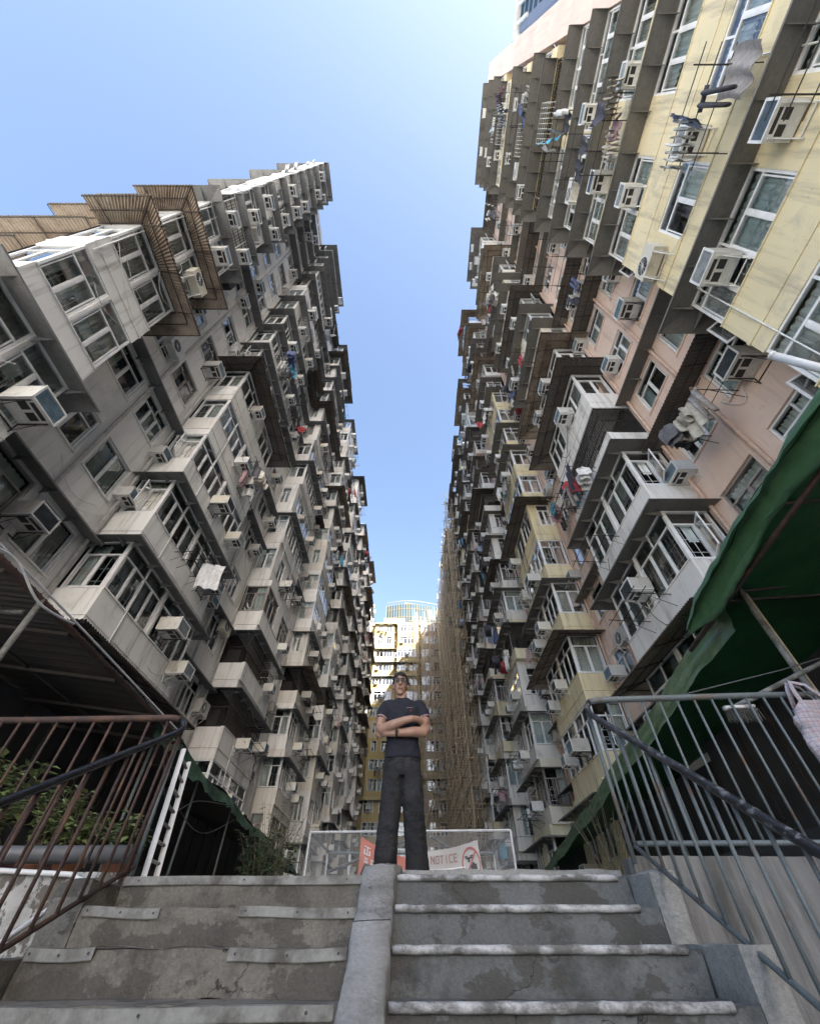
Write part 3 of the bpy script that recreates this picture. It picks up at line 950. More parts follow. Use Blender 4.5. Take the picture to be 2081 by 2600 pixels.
for a, b in [(3.05, 7.44)] + [(11.44 + 8.4 * i, 15.84 + 8.4 * i) for i in range(7)] + [(70.24, 77.0)]:
    recR.append(dict(a=a, b=b, z=0.0, f0=1, f1=18, top=ROOF_R, offs=[.5, 2.5],
                     can=canopy_mesh(b - a - .24, 0, .55, M['canopy_brown'], False, False), awn=corrugated_mesh(b - a - .24, 0, .8, M['corrugated_dark'], False, False)))
gen_block(R_, rootR, colsR, recR, None, 'pink', mixR, (.75, .58, .485), None, random.Random(33), None,
          dict(sheet=.66, corr=.10, laundry=.24, rec_can=.5, pipe=(.62, .45, .37)))

# drooping cables and thin conduits on the facades, one bundle for each column
def facade_cables(side, root, spans, top, seed):
    rng = random.Random(seed)
    for (ya, yb, d) in spans:
        m = MB()
        for k in range(16):
            z = rng.uniform(3, top - 3); u0 = rng.uniform(ya, yb - .6); u1 = min(yb, u0 + rng.uniform(.6, 3.5)); dz = rng.uniform(-1.2, 1.2); sag = rng.uniform(.1, .6)
            m.tube([side.loc(d + .05, u0 + (u1 - u0) * q / 6, z + dz * q / 6 - sag * math.sin(math.pi * q / 6)) - root.location for q in range(7)], .011, 4)
        for k in range(5):
            u = rng.uniform(ya + .1, yb - .1); z = rng.uniform(2, top - 12)
            m.tube([side.loc(d + .04, u, z) - root.location, side.loc(d + .04, u, z + rng.uniform(3, 12)) - root.location], .016, 5)
        m.build('cables', rng.choice((M['ac_white'], M['wire'], M['grille'])), root)['kind'] = 'stuff'
facade_cables(L_, rootL, [(c['y'], c['y'] + c['L'], 1.22) for c in colsL] + [(r_['a'], r_['b'], 0) for r_ in recL], ROOF_L, 4)
facade_cables(R_, rootR, [(c['y'], c['y'] + c['L'], 1.33) for c in colsR] + [(r_['a'], r_['b'], 0) for r_ in recR], ROOF_R, 5)

# block bodies: ends, roofs, parapets
def solid(root, name, boxes, mat, color):
    m = MB()
    o = root.location
    for (a, b, c, d, e, f) in boxes: m.box(a - o.x, b - o.y, c - o.z, d - o.x, e - o.y, f - o.z)
    return m.build(name, mat, root, color=color)
m = MB()
q_ = [Vector(p) - rootL.location for p in ((-9.06, 1.97, GROUND_Z), (-24, 5.5, GROUND_Z), (-24, 5.5, ROOF_L), (-9.06, 1.97, ROOF_L))]
m.add(q_ + [v + Vector((.05, .3, 0)) for v in q_], [(0, 1, 2, 3), (7, 6, 5, 4), (3, 2, 6, 7)])
m.build('end_wall', M['plaster'], rootL, color=(.76, .75, .72))
solid(rootL, 'roof', [(-24, 5.6, ROOF_L, -8.95, 77, ROOF_L + .25), (-9.2, 2.2, ROOF_L + .25, -9.0, 77, ROOF_L + 1.2)], M['plaster'], (.50, .48, .45))
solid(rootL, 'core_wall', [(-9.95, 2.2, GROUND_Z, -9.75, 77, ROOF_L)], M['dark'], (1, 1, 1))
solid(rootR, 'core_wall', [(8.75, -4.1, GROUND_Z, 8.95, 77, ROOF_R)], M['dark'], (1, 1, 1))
solid(rootL, 'back_wall', [(-24.2, 5.5, GROUND_Z, -24, 77, ROOF_L)], M['plaster'], (.5, .48, .45))
solid(rootR, 'end_wall', [(8.21, -4.33, GROUND_Z, 26, -4.13, ROOF_R + 1)], M['plaster_clean'], (.80, .62, .53))
solid(rootR, 'end_pier', [(6.62, -4.35, GROUND_Z, 8.2, -3.06, ROOF_R + 1)], M['plaster_clean'], (.82, .64, .55))
solid(rootR, 'roof_box', [(6.5, -2.9, ROOF_R + .01, 7.8, 1.2, ROOF_R + 2.2)], M['plaster_clean'], (.70, .38, .20))
solid(rootR, 'roof', [(8.21, -4.1, ROOF_R, 26, 77, ROOF_R + .25), (7.95, -3.0, ROOF_R, 8.15, 77, ROOF_R + 1.1)], M['plaster'], (.55, .44, .36))
solid(rootR, 'back_wall', [(26, -4.1, GROUND_Z, 26.2, 77, ROOF_R)], M['plaster'], (.55, .44, .36))
# rust-brown awnings on the near end wall of the grey block
EN = Side('E', 2.55, rootL)
EN_c = [corrugated_mesh(2.9, 0, .85, M['corrugated'], False, False), canopy_mesh(2.9, 0, .55, M['canopy'], False, False)]
for f in range(2, 16):
    z = 3.5 + FH * f
    for j, x in enumerate((-12.1,)):
        if f >= 7 and f % 3: continue
        EN.put('awning' if f < 6 else 'canopy', EN_c[0 if f < 6 else 1], 0, x, z + .2 * j, rootL)

# ----- cream block closing the far end of the courtyard
ROOF_E = 46.5
rootE = thing('apartment_block', 'sunlit cream apartment block closing the far end of the courtyard', 'building', (0, 77, GROUND_Z))
E_ = Side('E', 77.0, rootE)
rngE = random.Random(5)
creams = [(.36, .285, .12), (.40, .33, .18), (.35, .28, .13), (.42, .36, .25), (.40, .33, .28)]
colsE = []
for i, x in enumerate((-7.6, -2.9, 1.9)):
    for f in range(0, 17):
        z = -1.1 + FH * f
        style = rngE.choice(('glazed', 'pier', 'sidepier', 'solidfront', 'sidepier'))
        S = rngE.choice(KR['by'][style])
        bay = E_.put('bay', S['body'], 0, x, z, rootE, rngE.choice(creams[:4] if i < 2 else creams[3:] + [(.42, .34, .30)]), 0)
        subparts(bay, S, rngE.choice(FRAMES), KR['canopy'] if rngE.random() < .35 else None)
        if rngE.random() < .8: add_ac(E_, 1.35, x + rngE.choice((.9, 2.0, 3.2)), z + .75, (f'{ORD[i + 1]} column', f + 1, 'front'))
        if rngE.random() < .2: add_laundry(E_, 1.33, x + 2, z + .8, (f'{ORD[i + 1]} column', f + 1), 2)
solid(rootE, 'wall', [(-9.04, 77.0, GROUND_Z, 8.0, 90, ROOF_E), (-9.04, 76.6, ROOF_E, 8.0, 90, ROOF_E + .3), (-6, 76.7, ROOF_E + .3, -1.5, 77, ROOF_E + 1.7)], M['plaster'], (.38, .31, .17))
for x in (-3.4, 1.35, 6.2):
    m = MB(); m.tube([(x, -.1, 0), (x, -.1, ROOF_E)], .06, 8); m.build('drain_pipe', M['pipe'], rootE, True, color=(.6, .55, .42))

# ----- bamboo scaffold in the far corner
sc = thing('bamboo_scaffold', 'tall bamboo scaffold wrapping the far corner of the courtyard', 'scaffold', (5.2, 60, POD))
o = sc.location
rngS = random.Random(9)
pv = MB(); pv.tube([(0, 0, 0), (.05, .03, 12.5), (0, 0, 25)], .034, 5)
pv2 = MB(); pv2.tube([(0, 0, 0), (-.06, .04, 12), (0, 0, 24.5)], .03, 5)
PV = [pv.mesh('bamboo_pole', M['bamboo']), pv2.mesh('bamboo_pole', M['bamboo_dark'])]
H_S = 47.0
def upright(x, y, n=2, extra=0):
    for j in range(n):
        NPOLE[0] += 1
        if NPOLE[0] > 300:
            a = Vector((x + rngS.uniform(-.12, .12), y + rngS.uniform(-.1, .1), POD + j * 23.0)) - o
            more.tube([a, a + Vector((rngS.uniform(-.06, .06), rngS.uniform(-.06, .06), 24.5))], .034, 5)
            continue
        p = ob('bamboo_pole', rngS.choice(PV), sc, Vector((x + rngS.uniform(-.06, .06), y + rngS.uniform(-.06, .06), POD + j * 23.0 + rngS.uniform(-.2, .3) + extra)) - o)
        p.rotation_euler = (rngS.uniform(-.008, .008), rngS.uniform(-.008, .008), rngS.uniform(0, 6))
        p.scale = (1, 1, rngS.uniform(.96, 1.06))
NPOLE = [0]
more = MB()
ys = [41.5 + .62 * i for i in range(54)]
for y in ys:
    upright(6.15, y); 
    if rngS.random() < .8: upright(5.35, y + .3)
xs = [.2 + .40 * i for i in range(16)]
for x in xs:
    upright(x, 75.2)
    if rngS.random() < .7: upright(x + .2, 74.3)
hz = MB()
for k in range(27):
    z = 1.2 + k * 1.72
    for xx in (6.1, 5.3):
        hz.tube([Vector((xx + rngS.uniform(-.05, .05), 41.0 - rngS.random(), z + rngS.uniform(-.1, .1))) - o, Vector((xx, 76.2, z + rngS.uniform(-.1, .1))) - o], .032, 5)
    for yy in (75.1, 74.2):
        hz.tube([Vector((-.1 - rngS.random(), yy, z + .1)) - o, Vector((6.6, yy, z + rngS.uniform(-.1, .1))) - o], .035, 5)
    for y in ys[::3]:
        hz.tube([Vector((4.9 - rngS.random() * .4, y, z + .05)) - o, Vector((6.7, y, z)) - o], .035, 4)
    for x in xs[::2]:
        hz.tube([Vector((x, 73.7 - rngS.random() * .6, z)) - o, Vector((x, 75.7, z)) - o], .035, 4)
hz_o = hz.build('ledgers', M['bamboo'], sc); hz_o['kind'] = 'stuff'
more.build('more_poles', M['bamboo'], sc)['kind'] = 'stuff'
dg = MB()
for i in range(20):
    y = rngS.uniform(41.5, 70); z = rngS.uniform(0, 40)
    dg.tube([Vector((5.15, y, z)) - o, Vector((5.15, y + rngS.uniform(3, 5), z + rngS.uniform(5, 7))) - o], .032, 5)
for i in range(14):
    x = rngS.uniform(.3, 3); z = rngS.uniform(0, 40)
    dg.tube([Vector((x, 74.0, z)) - o, Vector((x + rngS.uniform(1.5, 3), 74.0, z + rngS.uniform(4, 6))) - o], .042, 5)
dg.build('braces', M['bamboo'], sc)['kind'] = 'stuff'

# ----- glass office building beyond, and the tower behind the pink block
of = thing('office_building', 'distant office building with blue glass and curved pale roof', 'building', (2, 140, GROUND_Z))
m = MB()
def arc_x(t): return -12 + 26 * t
def arc_y(t): return -3.5 * math.sin(math.pi * (.25 + .75 * t)) ** 2
top = 93.
NA = 26
for i in range(NA):
    a, b = i / NA, (i + 1) / NA
    m.quad((arc_x(a), arc_y(a), 0), (arc_x(b), arc_y(b), 0), (arc_x(b), arc_y(b), top), (arc_x(a), arc_y(a), top))
m.box(-12, 4, 0, 14, 30, top)
m.build('glazing', M['office_glass'], of)
m = MB()
for i in range(NA + 1):
    a = i / NA
    m.box(arc_x(a) - .14, arc_y(a) - .35, 40, arc_x(a) + .14, arc_y(a) - .02, top + .3)
for k in range(15):
    z = 44 + k * 3.6
    for i in range(NA):
        a, b = i / NA, (i + 1) / NA
        m.quad((arc_x(a), arc_y(a) - .1, z), (arc_x(b), arc_y(b) - .1, z), (arc_x(b), arc_y(b) - .1, z + .35), (arc_x(a), arc_y(a) - .1, z + .35))
m.build('mullions', M['office_frame'], of)
m = MB()
m.add([(-5.5, 6, top), (14, 6, top), (14, 28, top), (-5.5, 28, top), (-5.0, 6, top + 7.5), (14, 6, top + 3), (14, 28, top + 3), (-5.0, 28, top + 7.5)],
      [(0, 1, 5, 4), (1, 2, 6, 5), (2, 3, 7, 6), (3, 0, 4, 7), (4, 5, 6, 7)])
m.build('roof_housing', M['office_frame'], of)

tw = thing('tower_block', 'pale blue-violet tower rising behind the pink block', 'building', (28, -26, GROUND_Z))
m = MB()
m.box(-12.4, 3, 0, 0, 15.4, 92)
m.build('wall', M['tower_wall'], tw)
wnd = MB()
for k in range(30):
    for i in range(4):
        wnd.box(-12.46, 3.6 + i * 3.0, 3 + k * 3.0, -12.41, 5.4 + i * 3.0, 4.7 + k * 3.0)
        wnd.box(-11.6 + i * 3.0, 15.41, 3 + k * 3.0, -9.8 + i * 3.0, 15.46, 4.7 + k * 3.0)
wnd.build('windows', M['office_glass'], tw)['kind'] = 'stuff'
rb = MB()
for i in range(7):
    rb.box(-12.7, 3.4 + i * 1.8, 86, -12.41, 3.8 + i * 1.8, 92.5)
    rb.box(-12 + i * 1.8, 15.41, 86, -11.6 + i * 1.8, 15.7, 92.5)
rb.box(-12.9, 2.8, 92.5, .2, 15.9, 94.5)
rb.build('crown_fins', M['white'], tw)
# unseen high-rise added behind the stairs to keep the sun off the courtyard
hr = thing('added_shade_tower', 'unseen high-rise added behind the stairs to shade the courtyard', 'building', (66, -104, GROUND_Z))
hr.rotation_euler.z = SUN_AZ
m = MB(); m.box(-17, -9, 0, 24, 9, 175); m.build('wall', M['tower_wall'], hr)
m = MB()
for k in range(56):
    for i in range(12): m.box(-15.6 + i * 3.2, 9.01, 3 + k * 3.05, -13.7 + i * 3.2, 9.06, 4.7 + k * 3.05)
m.build('windows', M['office_glass'], hr)['kind'] = 'stuff'

# ------------------------------------------------------------------ air conditioners, laundry
CAMV = Vector((0, 0, 0))
BNAME = {id(L_): 'grey block', id(R_): 'pink block', id(E_): 'far cream block'}
AC_LIST.sort(key=lambda a: a[0].loc(a[1], a[2], a[3]).length)
rngA = random.Random(3)
rest = MB()
seen = {}
for n, (side, d, u, z, where, kind, colour) in enumerate(AC_LIST):
    k = kind if kind is not None else rngA.choice((0, 0, 1, 1, 2, 3) if n > 12 else (0, 1, 2))
    tint = rngA.choice(((.16, .24, .30), (.05, .06, .07), (.22, .30, .34), (.30, .33, .34), (.10, .14, .18)))
    if n < 300:
        a = side.free('air_conditioner', AC[k]['body'], d, u, z, rngA.choice(((.70, .70, .68), (.62, .60, .54), (.56, .55, .52), (.72, .71, .66), (.48, .45, .40), (.66, .62, .52))))
        ob('grille', AC[k]['grille'], a, color=tint); ob('bracket', AC[k]['bracket'], a)
        kd = 'fan-fronted air conditioner' if k == 3 else 'boxy air conditioner'
        lab = f'{kd} at {where[2]} of {where[0]}, {ORD[where[1]]} floor, {BNAME[id(side)]}'
        seen[lab] = seen.get(lab, 0) + 1
        tag(a, lab, 'air conditioner', 'air conditioners on the facades')
    else:
        p = side.loc(d, u, z); c, s_ = math.cos(side.rz), math.sin(side.rz)
        Tm = lambda x, y, zz: (p.x + x * c - y * s_, p.y + x * s_ + y * c, p.z + zz)
        rest.box(0, -.3, 0, .55, .3, .4, 0, Tm)
        rest.box(.551, -.26, .04, .56, .26, .36, 1, Tm)
if rest.f:
    tag(rest.build('air_conditioners', [M['ac_white'], M['black']]), 'many small boxy air conditioners high on the far facades', 'air conditioners', kind='stuff')

rngC = random.Random(12)
names = list(CLOTH)
used = {}
for (side, d, u, z, where, n, rack) in LAUNDRY:
    side.put('drying_pole' if not rack else 'drying_rack', RACK if rack else POLE, d, u, z, side.root)
    for j in range(n):
        nm = rngC.choice(names); ci = rngC.randrange(len(CCOL))
        lab = f'{CNAME[ci]} {nm.split("_")[1] if nm.startswith("hanging") else "bunch of clothes"} hung out at {where[0]}, {ORD[where[1]]} floor, {BNAME[id(side)]}'
        if lab in used: continue
        used[lab] = 1
        c = side.free(nm, CLOTH[nm], d + rngC.choice((.45, .75, 1.05)), u - .7 + 1.4 * (j + .5) / n, z + .04, CCOL[ci])
        c.rotation_euler.z += rngC.uniform(-.35, .35) + (math.pi / 2 if rngC.random() < .25 else 0)
        tag(c, lab, 'laundry', 'laundry on the facades')

# ------------------------------------------------------------------ stairs
RUN, RISE, Y0, Z0 = .311, .15, 3.40, .284
def rough_box(mb, x0, y0, z0, x1, y1, z1, seg=.07, amp=.006, mi=0, seed=0., edge=.0):
    """box cut into small faces whose surface and edges are slightly uneven"""
    def dis(p):
        v = Vector(p)
        n = noise.noise_vector(v * 3.1 + Vector((seed, 0, 0))) * amp + noise.noise_vector(v * 11 + Vector((0, seed, 0))) * amp * .6
        ex = sum(1 for a, lo, hi in ((p[0], x0, x1), (p[1], y0, y1), (p[2], z0, z1)) if abs(a - lo) < 1e-6 or abs(a - hi) < 1e-6)
        if ex >= 2 and edge:
            c = Vector(((x0 + x1) / 2, (y0 + y1) / 2, (z0 + z1) / 2))
            k = max(0, noise.noise(v * 5.5 + Vector((seed, seed, 0)))) * edge
            d = Vector((0, c.y - v.y, c.z - v.z)).normalized() if ex == 2 and abs(p[0] - x0) > 1e-6 and abs(p[0] - x1) > 1e-6 else (c - v).normalized()
            n = n + d * k
        return tuple(v + n)
    def face(fn, nu, nv):
        nu, nv = max(1, nu), max(1, nv)
        mb.grid(lambda a, b: dis(fn(a, b)), nu, nv, mi)
    nx, ny, nz = int((x1 - x0) / seg) + 1, int((y1 - y0) / seg) + 1, int((z1 - z0) / seg) + 1
    L = lambda a, b, t: a + (b - a) * t
    face(lambda a, b: (L(x0, x1, a), y0, L(z0, z1, b)), nx, nz)
    face(lambda a, b: (L(x1, x0, a), y1, L(z0, z1, b)), nx, nz)
    face(lambda a, b: (L(x0, x1, a), L(y0, y1, b), z1), nx, ny)
    face(lambda a, b: (x0, L(y1, y0, a), L(z0, z1, b)), ny, nz)
    face(lambda a, b: (x1, L(y0, y1, a), L(z0, z1, b)), ny, nz)

stair = thing('staircase', 'worn concrete staircase in two flights split by a sloping kerb', 'staircase', (0, 2.2, GROUND_Z))
so = stair.location
def sbuild(mb, name, mat, smooth=True, parent=None):
    mb.v = [(x - so.x, y - so.y, z - so.z) for x, y, z in mb.v]
    return mb.build(name, mat, parent or stair, smooth)
LX0, LX1, RX0, RX1 = -1.80, -.29, -.10, 1.35
NST = 8
for n in range(NST):
    yn, zn = Y0 - RUN * n, Z0 - RISE * n
    for (xa, xb, mt, sd_) in ((LX0, LX1, 'concrete_warm', 3.3), (RX0, RX1, 'concrete_cool', 8.1)):
        m = MB()
        zb = max(zn - RISE - .004, GROUND_Z + .002)
        rough_box(m, xa, yn, zb, xb, yn + RUN + (.02 if n else .0), zn, .045, .006, 0, sd_ + n, .022)
        st_o = sbuild(m, 'step', M[mt])
        if xa == LX0:
            pieces = {0: [(0, 1)], 1: [(0, .28), (.57, 1)], 2: [(0, .21), (.63, 1)], 3: [(0, 1)]}.get(n, [(0, .4), (.4, 1)])
            for (a, b) in pieces:
                m = MB()
                ax, bx = xa + .02 + (xb - xa - .03) * a, xa + .02 + (xb - xa - .03) * b
                tl = [random.uniform(-.004, .004) for _ in range(2)]
                K = max(3, int((bx - ax) / .08))
                wv = lambda t: .004 * math.sin(t * 5 + n) + (tl[0] * (1 - t) + tl[1] * t) + (.014 * t * t if n == 0 else 0)
                m.grid(lambda t, q: (ax + (bx - ax) * t, yn - .012 - .002 * math.sin(t * 9), zn + .003 + wv(t) - .040 * q), K, 1)
                m.grid(lambda t, q: (ax + (bx - ax) * t, yn - .012 + .055 * q, zn + .003 + wv(t)), K, 1)
                m.grid(lambda t, q: (ax + (bx - ax) * t, yn - .008, zn + .000 + wv(t) - .040 * q), K, 1)
                for t in (.06, .5, .93):
                    cx, cz = ax + (bx - ax) * t, zn - .016 + wv(t)
                    m.add([(cx + .006 * math.cos(k * math.pi / 3), yn - .0155, cz + .006 * math.sin(k * math.pi / 3)) for k in range(6)], [tuple(range(6))], 1)
                sbuild(m, 'nosing_strip', [M['nosing_metal'], M['black']], False)
            if n == 2:
                m = MB()
                ax, bx = xa + .32, xa + .97
                m.grid(lambda t, q: (ax + (bx - ax) * t, yn - .006 + .05 * q, zn + .004 + .006 * math.sin(t * 11)), 14, 1)
                sbuild(m, 'nosing_sheet', M['nosing_metal'], True)
        else:
            m = MB()
            x_e = xb - (.08 if n in (0, 2) else .12)
            pts = [(xa + .01 + (x_e - xa) * t / 24, yn - .004 + .003 * noise.noise((t * .9, n, 0)), zn - .004 + .004 * noise.noise((t * .7, n * 3, 5))) for t in range(25)]
            m.tube(pts, .017, 9, radii=[.017 + .002 * noise.noise((t * 1.3, n, 9)) for t in range(25)])
            sbuild(m, 'nosing_bar', M['nosing_white'])
m = MB(); rough_box(m, RX0 + .02, 3.715, POD - .3, RX1 + .1, 3.95, .352, .06, .006, 0, 4, .02); sbuild(m, 'top_kerb', M['concrete_light'])
# sloping kerb between the flights
m = MB()
def kz(y): return Z0 + .035 - RISE / RUN * (Y0 - y)
for i, (ya, yb) in enumerate(((.9, 1.9), (1.905, 2.86), (2.865, 3.42))):
    nn = int((yb - ya) / .025)
    def kf(a, b):
        y = ya + (yb - ya) * b
        # profile across: left foot, left top, crown, right top, right foot
        w0 = .155 + .045 * max(0, min(1, (y - 2.0) / 1.4)); xl_ = -.10 - w0; prof = [(-.305, -.34), (xl_ - .012, -.03), (xl_, .016), (xl_ + w0 * .5, .018), (-.108, .016), (-.10, -.03), (-.098, -.34)]
        k = min(6, int(round(a * 6)))
        p = Vector((prof[k][0], y, kz(y) + prof[k][1]))
        return tuple(p + noise.noise_vector(p * 7) * .014 + noise.noise_vector(p * 26) * .006)
    m.grid(kf, 6, nn)
sbuild(m, 'dividing_kerb', M['concrete_light'])
m = MB()
def capf(a, b):
    an = 2 * math.pi * a
    ry = b
    r = 1.0 if b < .6 else math.cos((b - .6) / .4 * math.pi / 2) ** .6
    x = -.20 + .135 * r * max(-1, min(1, 1.25 * math.cos(an))); y = 3.56 + .17 * r * max(-1, min(1, 1.25 * math.sin(an)))
    z = .02 + .325 * min(1, b / .75)
    p = Vector((x, y, z))
    return tuple(p + noise.noise_vector(p * 8) * .024 + noise.noise_vector(p * 25) * .008)
m.grid(capf, 44, 24)
sbuild(m, 'kerb_head', M['concrete'])
for (x0, x1, s_) in ((-1.99, -1.805, 1.), (1.355, 1.50, 2.)):
    for n in range(0, NST, 2):
        m = MB()
        yn, zn = Y0 - RUN * (n + 1), Z0 - RISE * n
        rough_box(m, x0, yn, GROUND_Z + .002, x1, yn + 2 * RUN, zn - .03 if x0 < 0 else zn + .015, .06, .008, 0, s_ + n, .04)
        sbuild(m, 'side_block', M['concrete_warm' if x0 < 0 else 'concrete_light'])

# retaining walls either side of the stairs
m = MB(); rough_box(m, -9, 3.46, GROUND_Z + .003, -1.86, 3.64, .315, .09, .012, 0, 2, .03)
tag(m.build('retaining_wall', M['peeling'], smooth=True), 'peeling white retaining wall below the rusty railing', 'wall')
m = MB(); rough_box(m, 1.44, 3.47, GROUND_Z + .003, 9, 3.64, .395, .09, .006, 0, 5, .012)
tag(m.build('retaining_wall', M['streaked'], smooth=True), 'grey rain-streaked retaining wall below the blue-grey railing', 'wall')

# ------------------------------------------------------------------ railings
def bend(p, q, r, n=6):
    return [p]
def rail_thing(name, label, side):
    s = -1 if side == 'L' else 1
    if side == 'L':
        X = -1.81; path_lat = [(-6, 3.5, 1.225), (-3, 3.475, 1.24), (-2.02, 3.46, 1.25)]
        crv = [(-1.93, 3.46, 1.25), (-1.865, 3.46, 1.238), (-1.825, 3.455, 1.205), (-1.81, 3.44, 1.165), (-1.81, 3.40, 1.125)]
        slope = [(-1.81, 3.30, 1.068), (-1.81, 2.16, .425), (-1.81, .9, -.285)]
        b0, b1 = (3.50, .345), (.9, -.745); mats = (M['rust'], M['black_paint'], M['rust']); zl = .335; zbot = .32
    else:
        X = 1.43; path_lat = [(6, 3.5, 1.475), (3, 3.475, 1.44), (1.66, 3.46, 1.395)]
        crv = [(1.55, 3.46, 1.39), (1.475, 3.455, 1.375), (1.44, 3.445, 1.335), (1.43, 3.42, 1.285), (1.43, 3.37, 1.235)]
        slope = [(1.43, 3.27, 1.165), (1.43, 1.85, .225), (1.43, .9, -.40)]
        b0, b1 = (3.34, .43), (.9, -.86); mats = (M['grey_rail'], M['chip_black'], M['grey_rail']); zl = .455; zbot = .40
    t = thing(name, label, 'railing', (X, 3.45, zbot))
    o = t.location
    R = lambda pts: [Vector(p) - o for p in pts]
    m = MB(); m.tube(R(path_lat + crv[:2]), .024, 10); m.build('top_rail', mats[0], t, True)
    m = MB(); m.tube(R(crv[1:] + slope), .0225, 10); m.build('handrail', mats[1], t, True)
    zt = lambda y: slope[0][2] + (slope[1][2] - slope[0][2]) * (y - slope[0][1]) / (slope[1][1] - slope[0][1])
    zb = lambda y: b0[1] + (b1[1] - b0[1]) * (y - b0[0]) / (b1[0] - b0[0])
    m = MB(); m.tube(R([(X, b0[0], b0[1]), (X, b1[0], b1[1])]), .013, 6); m.build('bottom_bar', mats[2], t, True)
    if side == 'R':
        m = MB(); m.tube(R([(1.5, 3.46, zl), (6, 3.5, zl + .03)]), .016, 8); m.build('bottom_bar', mats[2], t, True)
    y = 3.33
    while y > 1.0:
        m = MB(); m.tube(R([(X, y, zb(y)), (X + .004, y, zt(y) - .01)]), .0105, 6); m.build('baluster', mats[2], t, True)
        y -= .142
    m = MB(); m.tube(R([(X, 3.42, zbot - .05), (X, 3.44, crv[3][2])]), .015, 8); m.build('post', mats[2], t, True)
    x = 1.62 if side == 'R' else -1.97
    while abs(x) < 5.2:
        ztop = 1.395 + (abs(x) - 1.66) * .03 if side == 'R' else 1.25 - (abs(x) - 2) * .008
        m = MB(); m.tube(R([(x, 3.47, zl), (x + .004, 3.47, ztop - .01)]), .0105, 6); m.build('baluster', mats[2], t, True)
        x += s * .148
    return t
rail_thing('railing', 'rusty brown iron railing with a black handrail beside the potted plants', 'L')
rail_thing('railing', 'blue-grey iron railing with a chipped black handrail beside the plaid bag', 'R')

# big drain pipe and conduit behind the rusty railing
m = MB(); m.tube([(-6, 3.75, .425), (-1.99, 3.70, .43)], .05, 14)
m.tube([(-1.99, 3.70, .43), (-1.985, 3.70, .43)], .056, 14)
tag(m.build('drain_pipe', M['grey_pvc'], smooth=True), 'thick grey drain pipe lying under the potted plants', 'pipe')
m = MB(); m.tube([(-3.2, 3.44, .33), (-2.6, 3.44, .318), (-2.16, 3.435, .30), (-2.06, 3.42, .27), (-2.03, 3.35, .22), (-2.02, 2.9, .0), (-2.02, 2.5, -.22)], .014, 8)
tag(m.build('conduit', M['white'], smooth=True), 'thin white conduit running down the peeling wall', 'pipe')

# ladder
t = thing('ladder', 'pale aluminium ladder standing upright behind the rusty railing', 'ladder', (-1.95, 3.9, POD))
for (x0, y0, x1, y1, zt) in ((-1.90, 3.86, -2.00, 3.95, 1.17), (-1.865, 3.98, -1.975, 4.07, 1.10)):
    m = MB()
    for k in range(1):
        a, b = Vector((x0, y0, POD)) - t.location, Vector((x1, y1, zt)) - t.location
        m.tube([a, b], .022, 4, flat=.5)
    m.build('stile', M['white'], t)
for k in range(8):
    f = .06 + k * .125
    a = Vector((-1.90 - .10 * f, 3.86 + .09 * f, POD + .92 * f)) - t.location
    b = Vector((-1.865 - .11 * f, 3.98 + .09 * f, POD + .85 * f)) - t.location
    m = MB(); m.tube([a, b], .011, 6); m.build('rung', M['nosing_metal'], t)
m = MB(); m.tube([(-1.98, 3.84, POD), (-2.05, 3.90, 1.22)], .016, 8)
tag(m.build('galvanised_post', M['grey_rail'], smooth=True), 'thin galvanised post against the ladder', 'post')

# ------------------------------------------------------------------ potted plants and shrubs
def leafy(name, label, base, h, spread, nst, nl, ls, mat, pot=True, seed=0, cat='plant', droop=.4):
    rng = random.Random(seed)
    t = thing(name, label, cat, base)
    if pot:
        m = MB()
        m.tube([(0, 0, 0), (0, 0, .13), (0, 0, .15)], .1, 14, radii=[.075, .105, .112])
        m.build('pot', M['terracotta'], t, True)
    st, lf = MB(), MB()
    for i in range(nst):
        a = rng.uniform(0, 6.28); r = spread * rng.uniform(.2, 1)
        p0 = Vector((rng.uniform(-.05, .05), rng.uniform(-.05, .05), .14 if pot else 0))
        p2 = Vector((math.cos(a) * r, math.sin(a) * r, h * rng.uniform(.5, 1)))
        p1 = (p0 + p2) * .5 + Vector((rng.uniform(-.05, .05), rng.uniform(-.05, .05), h * .15))
        pts = [((1 - q) ** 2) * p0 + 2 * q * (1 - q) * p1 + q * q * p2 for q in (0, .25, .5, .75, 1)]
        st.tube(pts, .005, 4, radii=[.007, .006, .005, .004, .002])
        for k in range(nl):
            q = rng.uniform(.2, 1)
            c = ((1 - q) ** 2) * p0 + 2 * q * (1 - q) * p1 + q * q * p2
            az = rng.uniform(0, 6.28); el = rng.uniform(-droop, .6)
            d = Vector((math.cos(az) * math.cos(el), math.sin(az) * math.cos(el), math.sin(el)))
            s_ = d.cross(Vector((0, 0, 1))).normalized()
            n_ = s_.cross(d)
            l = ls * rng.uniform(.6, 1.3); w = l * rng.uniform(.2, .32)
            c = c + d * .02
            lf.add([c, c + d * l * .45 + s_ * w - n_ * l * .05, c + d * l - n_ * l * .18, c + d * l * .45 - s_ * w - n_ * l * .05, c + d * l * .5 + n_ * l * .04],
                   [(0, 4, 1), (1, 4, 2), (2, 4, 3), (3, 4, 0)])
    st.build('stems', M['bark'], t)
    lf.build('foliage', mat, t)
    return t
leafy('potted_plant', 'tall leafy potted plant at the outer end of the grey drain pipe', (-3.35, 3.95, .30), .78, .34, 16, 16, .11, M['leaf'], True, 1)
leafy('potted_plant', 'feathery pale green potted plant second along the grey pipe', (-2.85, 4.0, .30), .62, .28, 18, 18, .075, M['leaf'], True, 2)
leafy('potted_plant', 'dense low potted plant in the middle of the grey pipe', (-2.52, 3.92, .30), .52, .26, 18, 16, .085, M['leaf'], True, 3)
